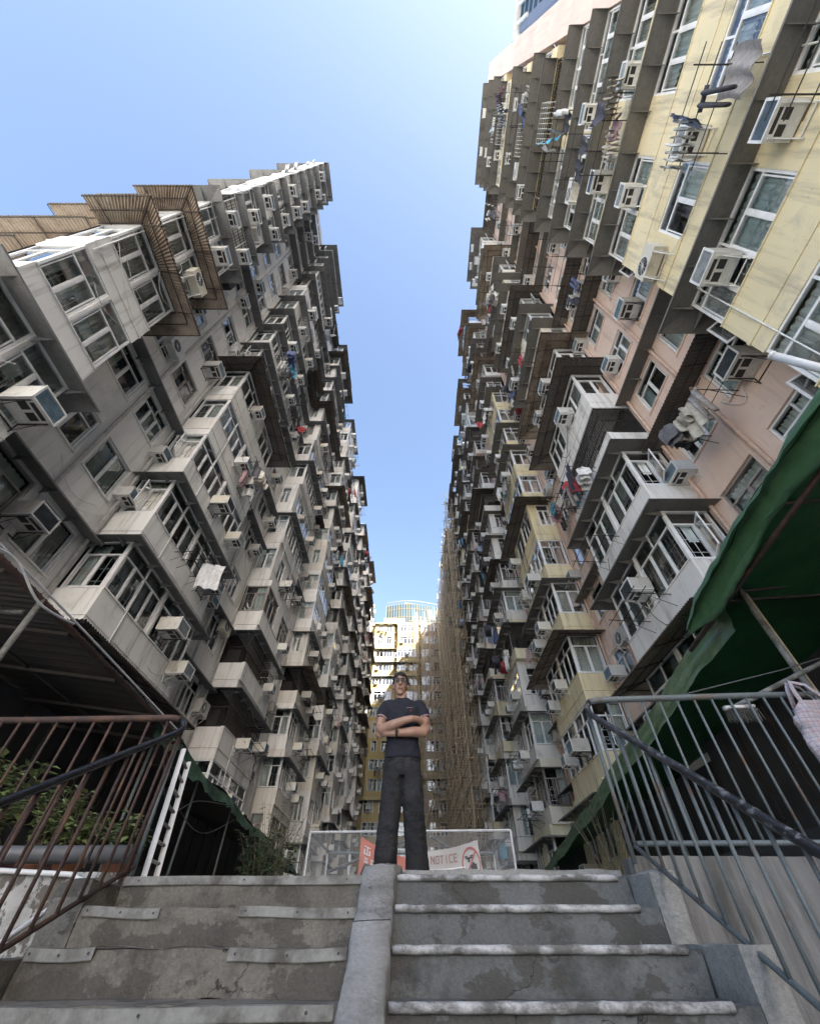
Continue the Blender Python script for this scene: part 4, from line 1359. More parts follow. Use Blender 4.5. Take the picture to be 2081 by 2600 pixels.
leafy('potted_plant', 'small broad-leaved potted plant nearest the ladder', (-2.18, 3.95, .30), .42, .18, 12, 14, .09, M['leaf'], True, 4)
leafy('potted_plant', 'spreading potted plant behind the others by the awning post', (-3.9, 4.5, .30), .95, .40, 18, 16, .12, M['leaf'], True, 6)
leafy('shrub', 'dark shrub growing at the far end of the torn green awning', (-2.75, 9.6, POD), 1.25, .62, 46, 46, .075, M['leaf_dark'], False, 8, 'shrub')
leafy('climbing_shrub', 'sparse grey-green climber against the grey block behind the shrub', (-3.3, 12.5, POD), 2.4, .8, 40, 22, .07, M['leaf'], False, 9, 'shrub')
leafy('bare_shrub', 'sparse twiggy shrub standing beside the lower green tarpaulin', (3.4, 9.0, POD), 1.9, .75, 22, 4, .07, M['leaf'], False, 10, 'shrub')

# ------------------------------------------------------------------ stall shade boards and awnings
# rust-brown corrugated lean-to over the stalls of the grey block
t = thing('lean_to_awning', 'dark corrugated lean-to awning with a rusty edge beam over the stalls', 'awning', (-3.9, 4, POD))
o = t.location
m = MB()
def aw1(a, b, w=0.):
    y = .6 + 6.9 * a
    x = -3.95 - 5.05 * b
    return Vector((x, y, 2.66 - .035 * y + .62 * b + .018 * math.sin(a * 75 * 6.28 / 1.0 * .9) + w)) - o
m.grid(lambda a, b: aw1(a, b), 300, 3); m.grid(lambda a, b: aw1(a, b, .008), 300, 3)
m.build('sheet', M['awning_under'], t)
m = MB(); m.tube([Vector((-3.93, .5, 2.60)) - o, Vector((-3.93, 7.6, 2.36)) - o], .035, 8); m.build('edge_beam', M['rust'], t, True)
for k in range(7):
    y = .9 + k * 1.1
    m = MB(); m.box(-3.95 - 5 - o.x, y - .02 - o.y, 0, -3.93 - o.x, y + .02 - o.y, .04)
    # tilt the purlin with the sheet
    m.v = [(x, yy, z + 2.60 - .035 * y + (.62 * ((-3.93 - o.x) - x) / 5) - o.z - .05) for x, yy, z in m.v]
    m.build('purlin', M['angle_iron'], t)
for k in range(3):
    m = MB()
    xx = -5.2 - k * 1.3
    m.tube([Vector((xx, .6, 2.66 + .62 * (-3.95 - xx) / 5.05 - .09)) - o, Vector((xx, 7.5, 2.42 + .62 * (-3.95 - xx) / 5.05 - .09)) - o], .02, 5); m.build('batten', M['angle_iron'], t)
m = MB(); m.tube([(-3.92, 3.68, .30), (-3.92, 3.62, 2.5)], .03, 10)
tag(m.build('awning_post', M['nosing_metal'], smooth=True), 'pale galvanised post holding the rusty awning beam', 'post')
m = MB(); m.tube([(-3.95, 3.55, 2.30), (-8.9, 3.6, 2.36)], .025, 8)
tag(m.build('cross_pipe', M['nosing_metal'], smooth=True), 'pale cross pipe under the corrugated lean-to', 'pipe')
# second, green-edged awning further in
t = thing('tarpaulin_awning', 'ragged faded green tarpaulin awning over the farther stalls of the grey block', 'awning', (-4.5, 15, POD))
o = t.location
def edge2(a): return Vector((-4.05 - 1.7 * a, 6.9 + 21 * a, 2.42 - .02 * a + .05 * math.sin(a * 31)))
m = MB()
def aw2(a, b):
    e = edge2(a)
    return Vector((e.x + (-9 - e.x) * b, e.y, e.z + .75 * b + .06 * math.sin(b * 9 + a * 40))) - o
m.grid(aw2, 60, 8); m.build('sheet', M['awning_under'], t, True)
m = MB()
def val2(a, b):
    e = edge2(a)
    h = .20 + .16 * noise.noise((a * 26, 1, 0)) + .10 * noise.noise((a * 80, 4, 0))
    return Vector((e.x + .05 * math.sin(a * 60) * b + .03 * noise.noise((a * 50, b * 3, 2)), e.y, e.z - max(.04, h) * b)) - o
m.grid(val2, 140, 4); m.build('valance', M['tarp_old'], t, True)
for k in range(9):
    a = k / 8
    e = edge2(a)
    m = MB(); m.tube([e - o + Vector((-.1, 0, .0)), Vector((-9, e.y, e.z + .7)) - o], .02, 5); m.build('rafter', M['angle_iron'], t)
for k, a in enumerate((.02, .14, .28, .45, .65, .85)):
    e = edge2(a)
    m = MB(); m.tube([(e.x - .15, e.y, POD), (e.x - .15, e.y, e.z)], .025, 8)
    tag(m.build('awning_post', M['grey_rail'], smooth=True), f'{ORD[k + 1]} slim grey post under the ragged green awning, counted from the ladder', 'post', 'posts of the ragged awning')

def stall_shade_boards(name, label, x, y0, y1, h, seed):
    """near-black stall boards standing in for deep shade under an awning"""
    t = thing(name, label, 'stall shade', (x, y0, POD))
    s = -1 if x < 0 else 1
    rng = random.Random(seed)
    m = MB(); m.box(0, 0, 0, s * .08, y1 - y0, h); m.build('back_board', M['dark'], t)  # board added to give the darkness under the awning
    m = MB(); m.box(-s * .9, .3, 0, -s * .05, y1 - y0 - .3, .8); m.build('counter', M['dark'], t)
    for k in range(int((y1 - y0) / .9)):
        y = .4 + k * .9
        m = MB(); m.box(-s * .04, y, .9, 0, y + .05, h); m.build('board_post', M['angle_iron'], t)
    return t
stall_shade_boards('stall_shade', 'dark boards added as stall shade beneath the corrugated lean-to', -6.0, 4.4, 7.2, 2.4, 1)
stall_shade_boards('stall_shade', 'dark boards added as stall shade beneath the ragged green awning near the ladder', -6.3, 7.6, 13.5, 2.5, 2)
stall_shade_boards('stall_shade', 'dark boards added as stall shade at the far end of the ragged green awning', -6.9, 14, 27, 2.5, 3)
stall_shade_boards('stall_shade', 'dark boards added as stall shade beneath the upper green tarpaulin', 6.2, 4.3, 9.5, 3.0, 4)
stall_shade_boards('stall_shade', 'dark boards added as stall shade beneath the lower green tarpaulin', 6.7, 10, 25, 2.6, 5)
def crate(loc, dim, col, label, seed):
    m = MB()
    w, d, h = dim
    for z in (0, h * .36, h * .72):
        m.box(-w / 2, -d / 2, z, w / 2, -d / 2 + .012, z + h * .26); m.box(-w / 2, d / 2 - .012, z, w / 2, d / 2, z + h * .26)
        m.box(-w / 2, -d / 2 + .012, z, -w / 2 + .012, d / 2 - .012, z + h * .26); m.box(w / 2 - .012, -d / 2 + .012, z, w / 2, d / 2 - .012, z + h * .26)
    for sx in (-1, 1):
        for sy in (-1, 1): m.box(sx * (w / 2 - .03) - .02, sy * (d / 2 - .03) - .02, 0, sx * (w / 2 - .03) + .02, sy * (d / 2 - .03) + .02, h)
    m.box(-w / 2 + .012, -d / 2 + .012, .0, w / 2 - .012, d / 2 - .012, .015)
    o = ob('crate', m.mesh('crate', M['cloth']), None, loc, random.uniform(-.3, .3), col)
    tag(o, label, 'crate', 'crates by the stalls')
crate((-4.9, 5.0, POD), (.6, .45, .4), (.10, .08, .06), 'low brown slatted crate under the corrugated lean-to', 1)
crate((-5.0, 5.05, POD + .41), (.55, .42, .35), (.16, .14, .12), 'grey slatted crate stacked on the low brown crate', 2)
crate((-4.6, 6.2, POD), (.7, .5, .5), (.10, .05, .05), 'dark red slatted crate deeper under the lean-to', 3)
crate((4.6, 5.0, POD), (.6, .45, .45), (.07, .08, .10), 'dark blue-grey slatted crate under the upper green tarpaulin', 4)

# green tarpaulins on the pink side
t = thing('tarpaulin_canopy', 'large sagging green tarpaulin canopy rolled along its outer edge', 'awning', (3.6, 3, POD))
o = t.location
def e3(a): return Vector((3.62 + .02 * math.sin(a * 9), -.6 + 5.35 * a, 3.52 - .55 * a - .05 * math.sin(a * 7)))
m = MB()
def top3(a, b):
    e = e3(a)
    return Vector((e.x + (8 - e.x) * b, e.y + .15 * b, e.z + .55 * b - .12 * math.sin(math.pi * b) + .03 * math.sin(a * 22 + b * 8))) - o
m.grid(top3, 50, 14); m.build('sheet', M['tarp_shaded'], t, True)
m = MB()
def roll3(a, b):      # thick hanging fold of cloth
    e = e3(a)
    an = -2.2 + b * 4.9
    tap = min(1, (1 - a) * 9 + .25)
    r = (.13 + .035 * noise.noise((a * 9, 2, b * 2)) + .02 * noise.noise((a * 30, 5, b * 3))) * tap
    return Vector((e.x - .02 + r * .55 * math.cos(an), e.y, e.z - .16 + r * 1.45 * math.sin(an) + .02 * noise.noise((a * 22, b * 6, 0)))) - o
m.grid(roll3, 90, 16); m.build('rolled_edge', M['tarp'], t, True)
m = MB(); m.tube([e3(0) - o + Vector((.10, 0, -.3)), e3(.5) - o + Vector((.10, 0, -.33)), e3(1) - o + Vector((.06, .25, -.28))], .028, 8); m.build('edge_pole', M['rust'], t, True)
for k in range(4):
    a = .15 + .25 * k
    e = e3(a)
    m = MB(); m.tube([e - o + Vector((.05, 0, -.05)), Vector((8, e.y, e.z + .5)) - o], .022, 6); m.build('rafter', M['angle_iron'], t)
t = thing('tarpaulin_awning', 'lower green tarpaulin awning with a hanging valance along the pink block', 'awning', (4.5, 12, POD))
o = t.location
def e4(a): return Vector((3.95 + 2.1 * a, 4.35 + 20 * a, 2.98 - .62 * a + .03 * math.sin(a * 25)))
m = MB()
def top4(a, b):
    e = e4(a)
    return Vector((e.x + (8 - e.x) * b, e.y, e.z + .35 * b - .08 * math.sin(math.pi * b))) - o
m.grid(top4, 40, 8); m.build('sheet', M['tarp_shaded'], t, True)
m = MB()
def val4(a, b):
    e = e4(a)
    h = .42 - .05 * a + .03 * noise.noise((a * 30, 0, 0))
    return Vector((e.x - .08 * b + .03 * noise.noise((a * 40, b * 4, 1)) + .012 * noise.noise((a * 150, b * 9, 1)), e.y, e.z - h * b)) - o
m.grid(val4, 160, 8); m.build('valance', M['tarp'], t, True)
for k in range(6):
    e = e4(k / 5)
    m = MB(); m.tube([e - o, Vector((8, e.y, e.z + .3)) - o], .022, 6); m.build('rafter', M['angle_iron'], t)
for k, (x, y, zt, mm, lab) in enumerate(((4.12, 4.2, 3.22, 'nosing_metal', 'pale steel post under the upper green tarpaulin beside the timber post'), (4.22, 4.28, 3.25, 'bamboo_dark', 'brown timber post paired with the pale steel post'),
                                        (5.5, 3.72, 3.62, 'nosing_metal', 'worn steel post near the plaid bag, outermost under the upper tarpaulin'), (4.7, 9, 2.6, 'grey_rail', 'grey post under the lower green tarpaulin'))):
    m = MB(); m.tube([(x, y, POD), (x, y, zt)], .035, 10)
    tag(m.build('awning_post', M[mm], smooth=True), lab, 'post')
m = MB(); m.tube([(3.98, 1.55, 3.2), (3.77, 1.7, 4.2)], .042, 12); m.tube([(3.775, 1.697, 4.18), (3.765, 1.703, 4.22)], .047, 12)
tag(m.build('white_pole', M['white'], smooth=True), 'white plastic pole poking up above the rolled green tarpaulin', 'pole')
m = MB(); m.tube([(2.2, 3.47, 1.42), (3.4, 3.6, 1.72), (5.5, 3.7, 2.3)], .006, 5)
tag(m.build('tie_wire', M['wire'], smooth=True), 'dark tie wire from the blue-grey railing up to the post', 'wire')
m = MB(); m.tube([(2.75, 3.6, 1.38), (5.6, 4.4, 2.55)], .022, 8)
tag(m.build('leaning_pole', M['nosing_metal'], smooth=True), 'pale pole leaning against the blue-grey railing', 'pole')

# cables looping over the corrugated lean-to
for k, (pts, lab) in enumerate((([(-3.88, .5, 2.665), (-3.885, 2.2, 2.60), (-3.885, 4.4, 2.535), (-3.885, 7.4, 2.42)], 'white cable draped along the rusty awning beam'),
                                ([(-3.86, 1.6, 2.66), (-3.80, 2.4, 2.40), (-3.84, 3.0, 2.55), (-3.8, 3.5, 2.38), (-3.86, 4.1, 2.50)], 'grey cable hanging in loops below the awning beam'),
                                ([(-3.9, 6.8, 2.35), (-4.1, 8.5, 1.7), (-4.3, 10.5, 1.55), (-4.6, 13, 2.2)], 'dark cable sagging below the ragged green awning'),
                                ([(-3.9, 6.9, 2.3), (-3.95, 8.0, 1.5), (-4.15, 9.5, 1.9), (-4.4, 12, 2.3)], 'second dark cable sagging near the ladder'))):
    ptv = [Vector(p) for p in pts]
    sm = []
    for i in range(len(ptv) - 1):
        p0, p1, p2, p3 = ptv[max(0, i - 1)], ptv[i], ptv[i + 1], ptv[min(len(ptv) - 1, i + 2)]
        for q in range(8):
            u = q / 8
            sm.append(.5 * ((2 * p1) + (p2 - p0) * u + (2 * p0 - 5 * p1 + 4 * p2 - p3) * u * u + (3 * p1 - p0 - 3 * p2 + p3) * u ** 3))
    m = MB(); m.tube(sm + [ptv[-1]], .012 if k < 2 else .008, 6)
    tag(m.build('cable', M['white'] if k == 0 else M['grille'] if k == 1 else M['wire'], smooth=True), lab, 'cable')

# ------------------------------------------------------------------ plaid bag and brush
def m_plaid():
    t = NT('plaid_cloth')
    v = t.objpos()
    def bands(sc, ax, lo, hi):
        sp = t.n('ShaderNodeSeparateXYZ'); t.link(v, sp.inputs[0])
        f = t.math('FRACT', t.math('MULTIPLY', sp.outputs[ax], sc), 0)
        return t.math('MULTIPLY', t.math('GREATER_THAN', f, lo), t.math('LESS_THAN', f, hi))
    c = t.mix(t.ramp(t.noise(8, 4), .3, .7), (.42, .39, .405), (.34, .305, .32))
    for sc, ax, lo, hi, col, k in ((15, 0, .1, .30, (.30, .14, .17), .35), (15, 2, .1, .30, (.30, .14, .17), .35), (15, 0, .6, .66, (.10, .11, .2), .7), (15, 2, .6, .66, (.10, .11, .2), .7), (15, 0, .78, .84, (.2, .2, .3), .5), (15, 2, .8, .85, (.2, .2, .3), .5)):
        c = t.mix(t.math('MULTIPLY', bands(sc, ax, lo, hi), k), c, col)
    t.bump(t.noise(10, 5, .65), .8, .04)
    return t.out(c, .85)
M['plaid'] = m_plaid()
t = thing('plaid_bag', 'crumpled pink plaid shopping bag hanging from the blue-grey railing', 'bag', (3.26, 3.40, .70))
m = MB()
def bagf(a, b):
    an = 2 * math.pi * a
    zz = .62 * b
    bulge = (1 - .25 * b) * (.6 + .4 * min(1, b * 4))
    x = .27 * bulge * math.cos(an); y = .11 * bulge * math.sin(an)
    p = Vector((x, y, zz))
    return tuple(p + noise.noise_vector(p * 7) * .045 + noise.noise_vector(p * 18) * .016)
m.grid(bagf, 44, 26)
m.add([bagf(k / 44, 0) for k in range(44)], [tuple(range(44))])
m.build('sack', M['plaid'], t, True)
for s_ in (-1, 1):
    m = MB()
    m.tube([(-.12 * 1, s_ * .05, .60), (-.10, s_ * .03, .74), (-.03, .02 * s_ + .05, .83), (.06, .03 * s_ + .04, .80), (.14, s_ * .05, .60)], .022, 6, flat=.3)
    m.build('handle', M['plaid'], t, True)
t = thing('brush', 'grey bristle brush head hanging beside the plaid bag', 'brush', (2.75, 3.52, 1.25))
m = MB(); m.tube([(-.13, 0, .10), (.13, .02, .12)], .03, 10, flat=.6); m.build('back', M['grille'], t, True)
m = MB()
for i in range(26):
    for j in range(5):
        x, y = -.12 + .24 * i / 25, -.03 + .015 * j
        m.tube([(x, y, .09), (x + random.uniform(-.015, .015), y + random.uniform(-.015, .015), random.uniform(-.01, .02))], .003, 3)
m.build('bristles', M['nosing_metal'], t)['kind'] = 'stuff'

# ------------------------------------------------------------------ wire cage with notices
CY = 6.6
t = thing('wire_cage', 'white framed wire mesh cage standing behind the man', 'cage', (0, CY, POD))
def bar(name, p, q, r=.013, mt='white'):
    m = MB(); m.tube([Vector(p) - t.location, Vector(q) - t.location], r, 4); return m.build(name, M[mt], t)
xl, xr, zt, zb = -1.31, 1.28, .985, POD
bar('frame_bar', (xl, CY, zt), (xr, CY, zt + .02)); bar('frame_bar', (xl, CY, zb), (xl, CY, zt)); bar('frame_bar', (xr, CY, zb), (xr, CY, zt + .02))
by = CY + 1.6
bar('frame_bar', (xl, CY, zt), (xl, by, zt), .02, 'grey_rail'); bar('frame_bar', (xr, CY, zt), (xr, by, zt), .02, 'grey_rail')
bar('frame_bar', (xl, by, zt - .02), (xr, by, zt - .02), .02, 'grey_rail'); bar('frame_bar', (xl, by, zb), (xl, by, zt)); bar('frame_bar', (xr, by, zb), (xr, by, zt))
bar('frame_bar', (xl + .35, by, zt - .02), (xl + .35, by, zb), .018); bar('frame_bar', (-1.1, by, .62), (.2, by, .66), .02)
bar('brace', (xl + .05, by, .75), (.0, CY + .3, zt - .02), .02, 'nosing_metal'); bar('brace', (xr - .05, by, .72), (.25, CY + .3, zt), .02, 'nosing_metal'); bar('brace', (xl, CY + .4, .55), (-.2, by, .50), .02, 'nosing_metal')
m = MB()
m.quad((xl, 0.01, 0), (xr, .01, 0), (xr, .01, zt - POD), (xl, .01, zt - POD)); m.quad((xl, 0, 0), (xl, 1.6, 0), (xl, 1.6, zt - POD), (xl, 0, zt - POD)); m.quad((xr, 0, 0), (xr, 1.6, 0), (xr, 1.6, zt - POD), (xr, 0, zt - POD))
m.build('mesh_panels', M['cage_mesh'], t)

def banner(name, label, pts, mat):
    """cloth banner: pts = four corners (TL, TR, BR, BL) as x, z on the front of the cage"""
    t = thing(name, label, 'banner', (pts[3][0], CY - .05, POD))
    m = MB()
    tl, tr, br_, bl = [Vector((p[0], 0, p[1])) for p in pts]
    def f(a, b, off=0.):
        p = (tl * (1 - a) + tr * a) * (1 - b) + (bl * (1 - a) + br_ * a) * b
        p = p + Vector((0, off - .02 * math.sin(a * 7) - .012 * math.sin(b * 6 + a * 4), -.03 * math.sin(math.pi * a) * (1 - b)))
        return p - Vector((t.location.x, 0, POD))
    m.grid(f, 24, 10); m.build('cloth', mat, t, True)
    return t, f
def m_banner(name, c1, c2):
    q = NT(name)
    c = q.mix(q.ramp(q.noise(3, 5), .35, .65), c1, c2)
    return q.out(c, .7)
tb, f1 = banner('notice_banner', 'faded red notice banner with white characters behind the legs', ((-.64, .93), (-.02, .72), (.0, .40), (-.66, .40)), m_banner('red_banner', (.40, .10, .06), (.45, .19, .15)))
tw_, f2 = banner('notice_banner', 'white NOTICE banner with a red no-drone circle', ((-.01, .78), (.83, .90), (.88, .40), (.0, .40)), m_banner('white_banner', (.42, .405, .39), (.35, .33, .315)))
def strokes(tp, f, name, rects, mat, off=-.006):
    m = MB()
    for (a0, b0, a1, b1) in rects:
        m.grid(lambda a, b: Vector(f(a0 + (a1 - a0) * a, b0 + (b1 - b0) * b, off)), 3, 1)
    return m.build(name, mat, tp)
rngB = random.Random(2)
# block characters on the red banner and faint text lines
rc = []
for (a, b, s_) in ((.08, .12, .13), (.10, .34, .07), (.22, .34, .07), (.10, .52, .06), (.22, .52, .06), (.34, .52, .06), (.5, .5, .07), (.62, .5, .07), (.74, .5, .07), (.86, .5, .07), (.5, .7, .06), (.62, .7, .06), (.74, .7, .06)):
    rc += [(a, b, a + s_, b + .02), (a, b + s_ * 1.1, a + s_, b + s_ * 1.1 + .02), (a + s_ * .45, b, a + s_ * .6, b + s_ * 1.3), (a, b + s_ * .5, a + s_ * .2, b + s_ * 1.2), (a + s_ * .8, b + s_ * .5, a + s_, b + s_ * 1.2)]
strokes(tb, f1, 'lettering', rc, M['white'])
strokes(tw_, f2, 'small_print', [(.12, .45 + .09 * k, .12 + rngB.uniform(.5, .66), .475 + .09 * k) for k in range(5)], M['grille'], -.005)
# NOTICE, letter by letter, as strokes on the cloth
GL = {'N': ['0010', '1011', ((0, 0), (1, 1))], }
def letter(ch, a, b, w, h):
    s_ = w * .2; v = h * .13
    R_ = []
    if ch == 'N':
        R_ = [(a, b, a + s_, b + h), (a + w - s_, b, a + w, b + h)] + [(a + w * (.1 + .13 * k), b + h * .14 * k, a + w * (.1 + .13 * k) + s_, b + h * .14 * (k + 1) + .01) for k in range(7)]
    elif ch == 'O': R_ = [(a, b + v, a + s_, b + h - v), (a + w - s_, b + v, a + w, b + h - v), (a + s_ * .6, b, a + w - s_ * .6, b + v), (a + s_ * .6, b + h - v, a + w - s_ * .6, b + h)]
    elif ch == 'T': R_ = [(a, b, a + w, b + v), (a + w * .4, b + v, a + w * .6, b + h)]
    elif ch == 'I': R_ = [(a + w * .4, b, a + w * .6, b + h)]
    elif ch == 'C': R_ = [(a, b + v, a + s_, b + h - v), (a + s_ * .6, b, a + w, b + v), (a + s_ * .6, b + h - v, a + w, b + h)]
    elif ch == 'E': R_ = [(a, b, a + s_, b + h), (a + s_, b, a + w, b + v), (a + s_, b + h * .44, a + w * .85, b + h * .44 + v), (a + s_, b + h - v, a + w, b + h)]
    return R_
rc = []
for i, ch in enumerate('NOTICE'):
    rc += letter(ch, .285 + i * .067, .14, .052, .19)
strokes(tw_, f2, 'lettering', rc, m_simple('dull_red_print', (.28, .14, .12), .8))
# red prohibition circles with a drone and a camera
def ring(cx, cy_, rx, ry, icon):
    m = MB()
    N = 28
    for k in range(N):
        a0, a1 = 2 * math.pi * k / N, 2 * math.pi * (k + 1) / N
        q = [Vector(f2(cx + rx * r * math.cos(a), cy_ + ry * r * math.sin(a), -.008)) for a, r in ((a0, 1), (a1, 1), (a1, .88), (a0, .88))]
        m.add(q, [(0, 1, 2, 3)])
    q = [Vector(f2(cx + rx * u, cy_ + ry * v_, -.010)) for u, v_ in ((-.68, .62), (-.60, .72), (.68, -.62), (.60, -.72))]
    m.add(q, [(0, 1, 2, 3)])
    m.build('prohibition_ring', M['red'], tw_)
    if icon:
        strokes(tw_, f2, 'icon', [(cx - rx * .1, cy_ + ry * .05, cx + rx * .55, cy_ + ry * .6), (cx + rx * .1, cy_ - ry * .05, cx + rx * .35, cy_ + ry * .05), (cx - rx * .5, cy_ - ry * .4, cx + rx * .2, cy_ - ry * .3), (cx - rx * .6, cy_ - ry * .5, cx - rx * .3, cy_ - ry * .42), (cx, cy_ - ry * .5, cx + rx * .3, cy_ - ry * .42), (cx - rx * .3, cy_ - ry * .3, cx - rx * .1, cy_ - ry * .1)], M['black'], -.0085)
ring(.86, .42, .13, .34, True)
ring(-.0 + .03, .40, .12, .33, False)

# ------------------------------------------------------------------ the man on the landing
def loft(mb, secs, n=20, flat_power=1.0):
    """stack of elliptic sections (cx, cy, cz, rx, ry) closed at both ends"""
    vs_, fs = [], []
    for (cx, cy, cz, rx, ry) in secs:
        for k in range(n):
            a = 2 * math.pi * k / n
            c, s_ = math.cos(a), math.sin(a)
            c = math.copysign(abs(c) ** .85, c); s_ = math.copysign(abs(s_) ** .85, s_)
            vs_.append((cx + rx * c, cy + ry * s_, cz))
    m_ = len(secs)
    for i in range(m_ - 1):
        for k in range(n):
            fs.append((i * n + k, i * n + (k + 1) % n, (i + 1) * n + (k + 1) % n, (i + 1) * n + k))
    fs.append(tuple(reversed(range(n)))); fs.append(tuple(range((m_ - 1) * n, m_ * n)))
    mb.add(vs_, fs)
def fuse(o, voxel, smooth_it=4, disp=None):
    r = o.modifiers.new('fuse', 'REMESH'); r.mode = 'VOXEL'; r.voxel_size = voxel; r.use_smooth_shade = True
    s_ = o.modifiers.new('relax', 'SMOOTH'); s_.iterations = smooth_it; s_.factor = .5
    if disp:
        tx = bpy.data.textures.new('folds', 'CLOUDS'); tx.noise_scale = disp[0]
        d = o.modifiers.new('folds', 'DISPLACE'); d.texture = tx; d.strength = disp[1]; d.texture_coords = 'LOCAL'
man = thing('person', 'man in navy t-shirt and dark jeans standing with arms crossed above the stairs', 'person', (-.085, 4.2, POD))
hx = -.035
AL = [(-.175, .01, 1.395), (-.215, -.01, 1.28), (-.238, -.055, 1.15), (-.205, -.105, 1.128), (-.10, -.175, 1.145), (.02, -.205, 1.175), (.09, -.205, 1.19), (.15, -.16, 1.20), (.19, -.12, 1.195)]
AR = [(.175, .01, 1.395), (.218, -.01, 1.28), (.243, -.055, 1.145), (.21, -.10, 1.105), (.10, -.145, 1.095), (-.03, -.150, 1.085), (-.10, -.140, 1.083), (-.165, -.125, 1.09), (-.20, -.09, 1.10)]
b = MB()
# torso, pelvis and legs under the clothes
loft(b, [(0, 0, .80, .12, .08), (0, 0, .95, .145, .09), (0, 0, 1.08, .13, .085), (0, 0, 1.25, .155, .10), (0, 0, 1.38, .15, .085), (-.01, .01, 1.43, .07, .06)])
for s_ in (-1, 1):
    b.tube([(s_ * .08, 0, .86), (s_ * .10, -.01, .48), (s_ * .125, .02, .08), (s_ * .125, -.02, .04), (s_ * .14, -.12, .03)], .06, 10, radii=[.08, .055, .038, .038, .03])
b.tube([(-.01, .02, 1.38), (-.02, .01, 1.45), (hx, .0, 1.53)], .062, 14, radii=[.075, .062, .060])
# head
b.ellipsoid((hx, .018, 1.618), (.076, .096, .104), 24, 16)
b.ellipsoid((hx, -.018, 1.552), (.063, .076, .088), 20, 14)
b.ellipsoid((hx, -.062, 1.488), (.032, .03, .026), 12, 8)
b.ellipsoid((hx, -.070, 1.632), (.052, .03, .022), 14, 8)
for s_ in (-1, 1):
    b.ellipsoid((hx + s_ * .080, .012, 1.578), (.011, .021, .033), 10, 8)
    b.ellipsoid((hx + s_ * .042, -.062, 1.565), (.02, .022, .022), 10, 8)
b.tube([(hx, -.088, 1.615), (hx, -.108, 1.575), (hx, -.112, 1.562), (hx, -.09, 1.553)], .014, 8, radii=[.009, .014, .018, .012])
b.ellipsoid((hx, -.088, 1.523), (.026, .012, .008), 10, 6)
# arms
b.tube(AL, .045, 12, radii=[.056, .053, .046, .049, .045, .035, .030, .030, .028])
b.tube(AR, .045, 12, radii=[.056, .053, .046, .049, .045, .035, .030, .030, .028])
# hands: palm, four fingers round the upper arm, thumb up along it
for (px, py, pz, s_) in ((.195, -.115, 1.195, 1), (-.20, -.09, 1.10, -1)):
    b.ellipsoid((px, py, pz), (.042, .022, .036), 12, 8)
    for k in range(4):
        z = pz + .030 - .019 * k
        l = (.9, 1.0, .95, .75)[k]
        b.tube([(px + s_ * .02, py - .005, z), (px + s_ * .055 * l, py + .005, z + .002), (px + s_ * .075 * l, py + .035, z), (px + s_ * .07 * l, py + .06, z - .002)], .009, 7, radii=[.0095, .009, .0085, .007])
    b.tube([(px - s_ * .02, py + .0, pz + .025), (px - s_ * .01, py - .002, pz + .045), (px + s_ * .012, py + .006, pz + .055)], .010, 7, radii=[.012, .010, .008])
body = b.build('body', M['skin'], man); fuse(body, .0065, 3)
man.scale = (.93, .97, 1.0)
# t-shirt
s = MB()
loft(s, [(0, 0, .90, .184, .124), (0, -.004, .96, .174, .118), (0, -.004, 1.06, .160, .11), (0, -.006, 1.18, .172, .12), (0, -.004, 1.28, .185, .122), (0, .0, 1.35, .188, .108), (0, .005, 1.405, .165, .085), (-.006, .012, 1.435, .10, .068), (-.01, .012, 1.45, .075, .062)], 28)
for A in (AL, AR):
    sg = 1 if A is AR else -1
    s.tube([(sg * .12, .01, 1.385), (sg * .185, .008, 1.375), (sg * .208, -.005, 1.31), (sg * .222, -.02, 1.245)], .065, 14, radii=[.062, .068, .070, .069])
shirt = s.build('t_shirt', M['navy'], man); fuse(shirt, .0075, 3, (.06, .016))
for sg in (-1, 1):
    m = MB(); m.tube([(sg * .2215, -.020, 1.247), (sg * .2235, -.0225, 1.240)], .0705, 18); m.build('sleeve_trim', M['trim_pink'], man, True)
m = MB(); m.tube([(.035, -.128, 1.318), (.10, -.124, 1.320)], .0045, 6, flat=.6); m.build('pocket_trim', M['trim_pink'], man)
m = MB()
for k in range(5):
    a = k * 1.2566
    m.tube([(.082, -.128, 1.292), (.082 + .007 * math.cos(a), -.129, 1.292 + .009 * math.sin(a))], .0022, 4)
m.build('emblem', M['red'], man)
# jeans
j = MB()
loft(j, [(0, 0, .76, .15, .10), (0, 0, .82, .182, .118), (0, 0, .90, .176, .114), (0, 0, .945, .168, .108)], 26)
for sg in (-1, 1):
    loft(j, [(sg * .142, -.01, .015, .098, .115), (sg * .140, -.005, .10, .098, .112), (sg * .130, 0, .28, .095, .104), (sg * .114, -.008, .46, .095, .104), (sg * .096, 0, .62, .100, .108), (sg * .092, 0, .76, .098, .112), (sg * .09, 0, .84, .09, .107)], 22)
jeans = j.build('jeans', M['jeans'], man); fuse(jeans, .010, 3, (.07, .026))
m = MB(); loft(m, [(0, 0, .925, .174, .113), (0, 0, .955, .172, .111)], 26); m.build('waistband', M['jeans'], man, True)
m = MB(); m.tube([(0, -.118, .93), (.004, -.125, .86), (0, -.115, .80)], .006, 5); m.build('fly', M['jeans'], man)
for sg in (-1, 1):
    m = MB(); m.tube([(sg * .07, -.112, .925), (sg * .09, -.116, .885), (sg * .145, -.088, .87)], .0035, 4); m.build('pocket_seam', M['jeans'], man)
    m = MB()
    m.ellipsoid((sg * .135, -.06, .035), (.045, .13, .035), 16, 8); o_ = m.build('shoe', M['black'], man, True)
m = MB(); m.tube([(-.048, -.15, 1.085), (-.068, -.148, 1.0845)], .037, 14); m.tube([(-.056, -.186, 1.085), (-.060, -.196, 1.085)], .016, 8); m.build('watch', M['black'], man, True)
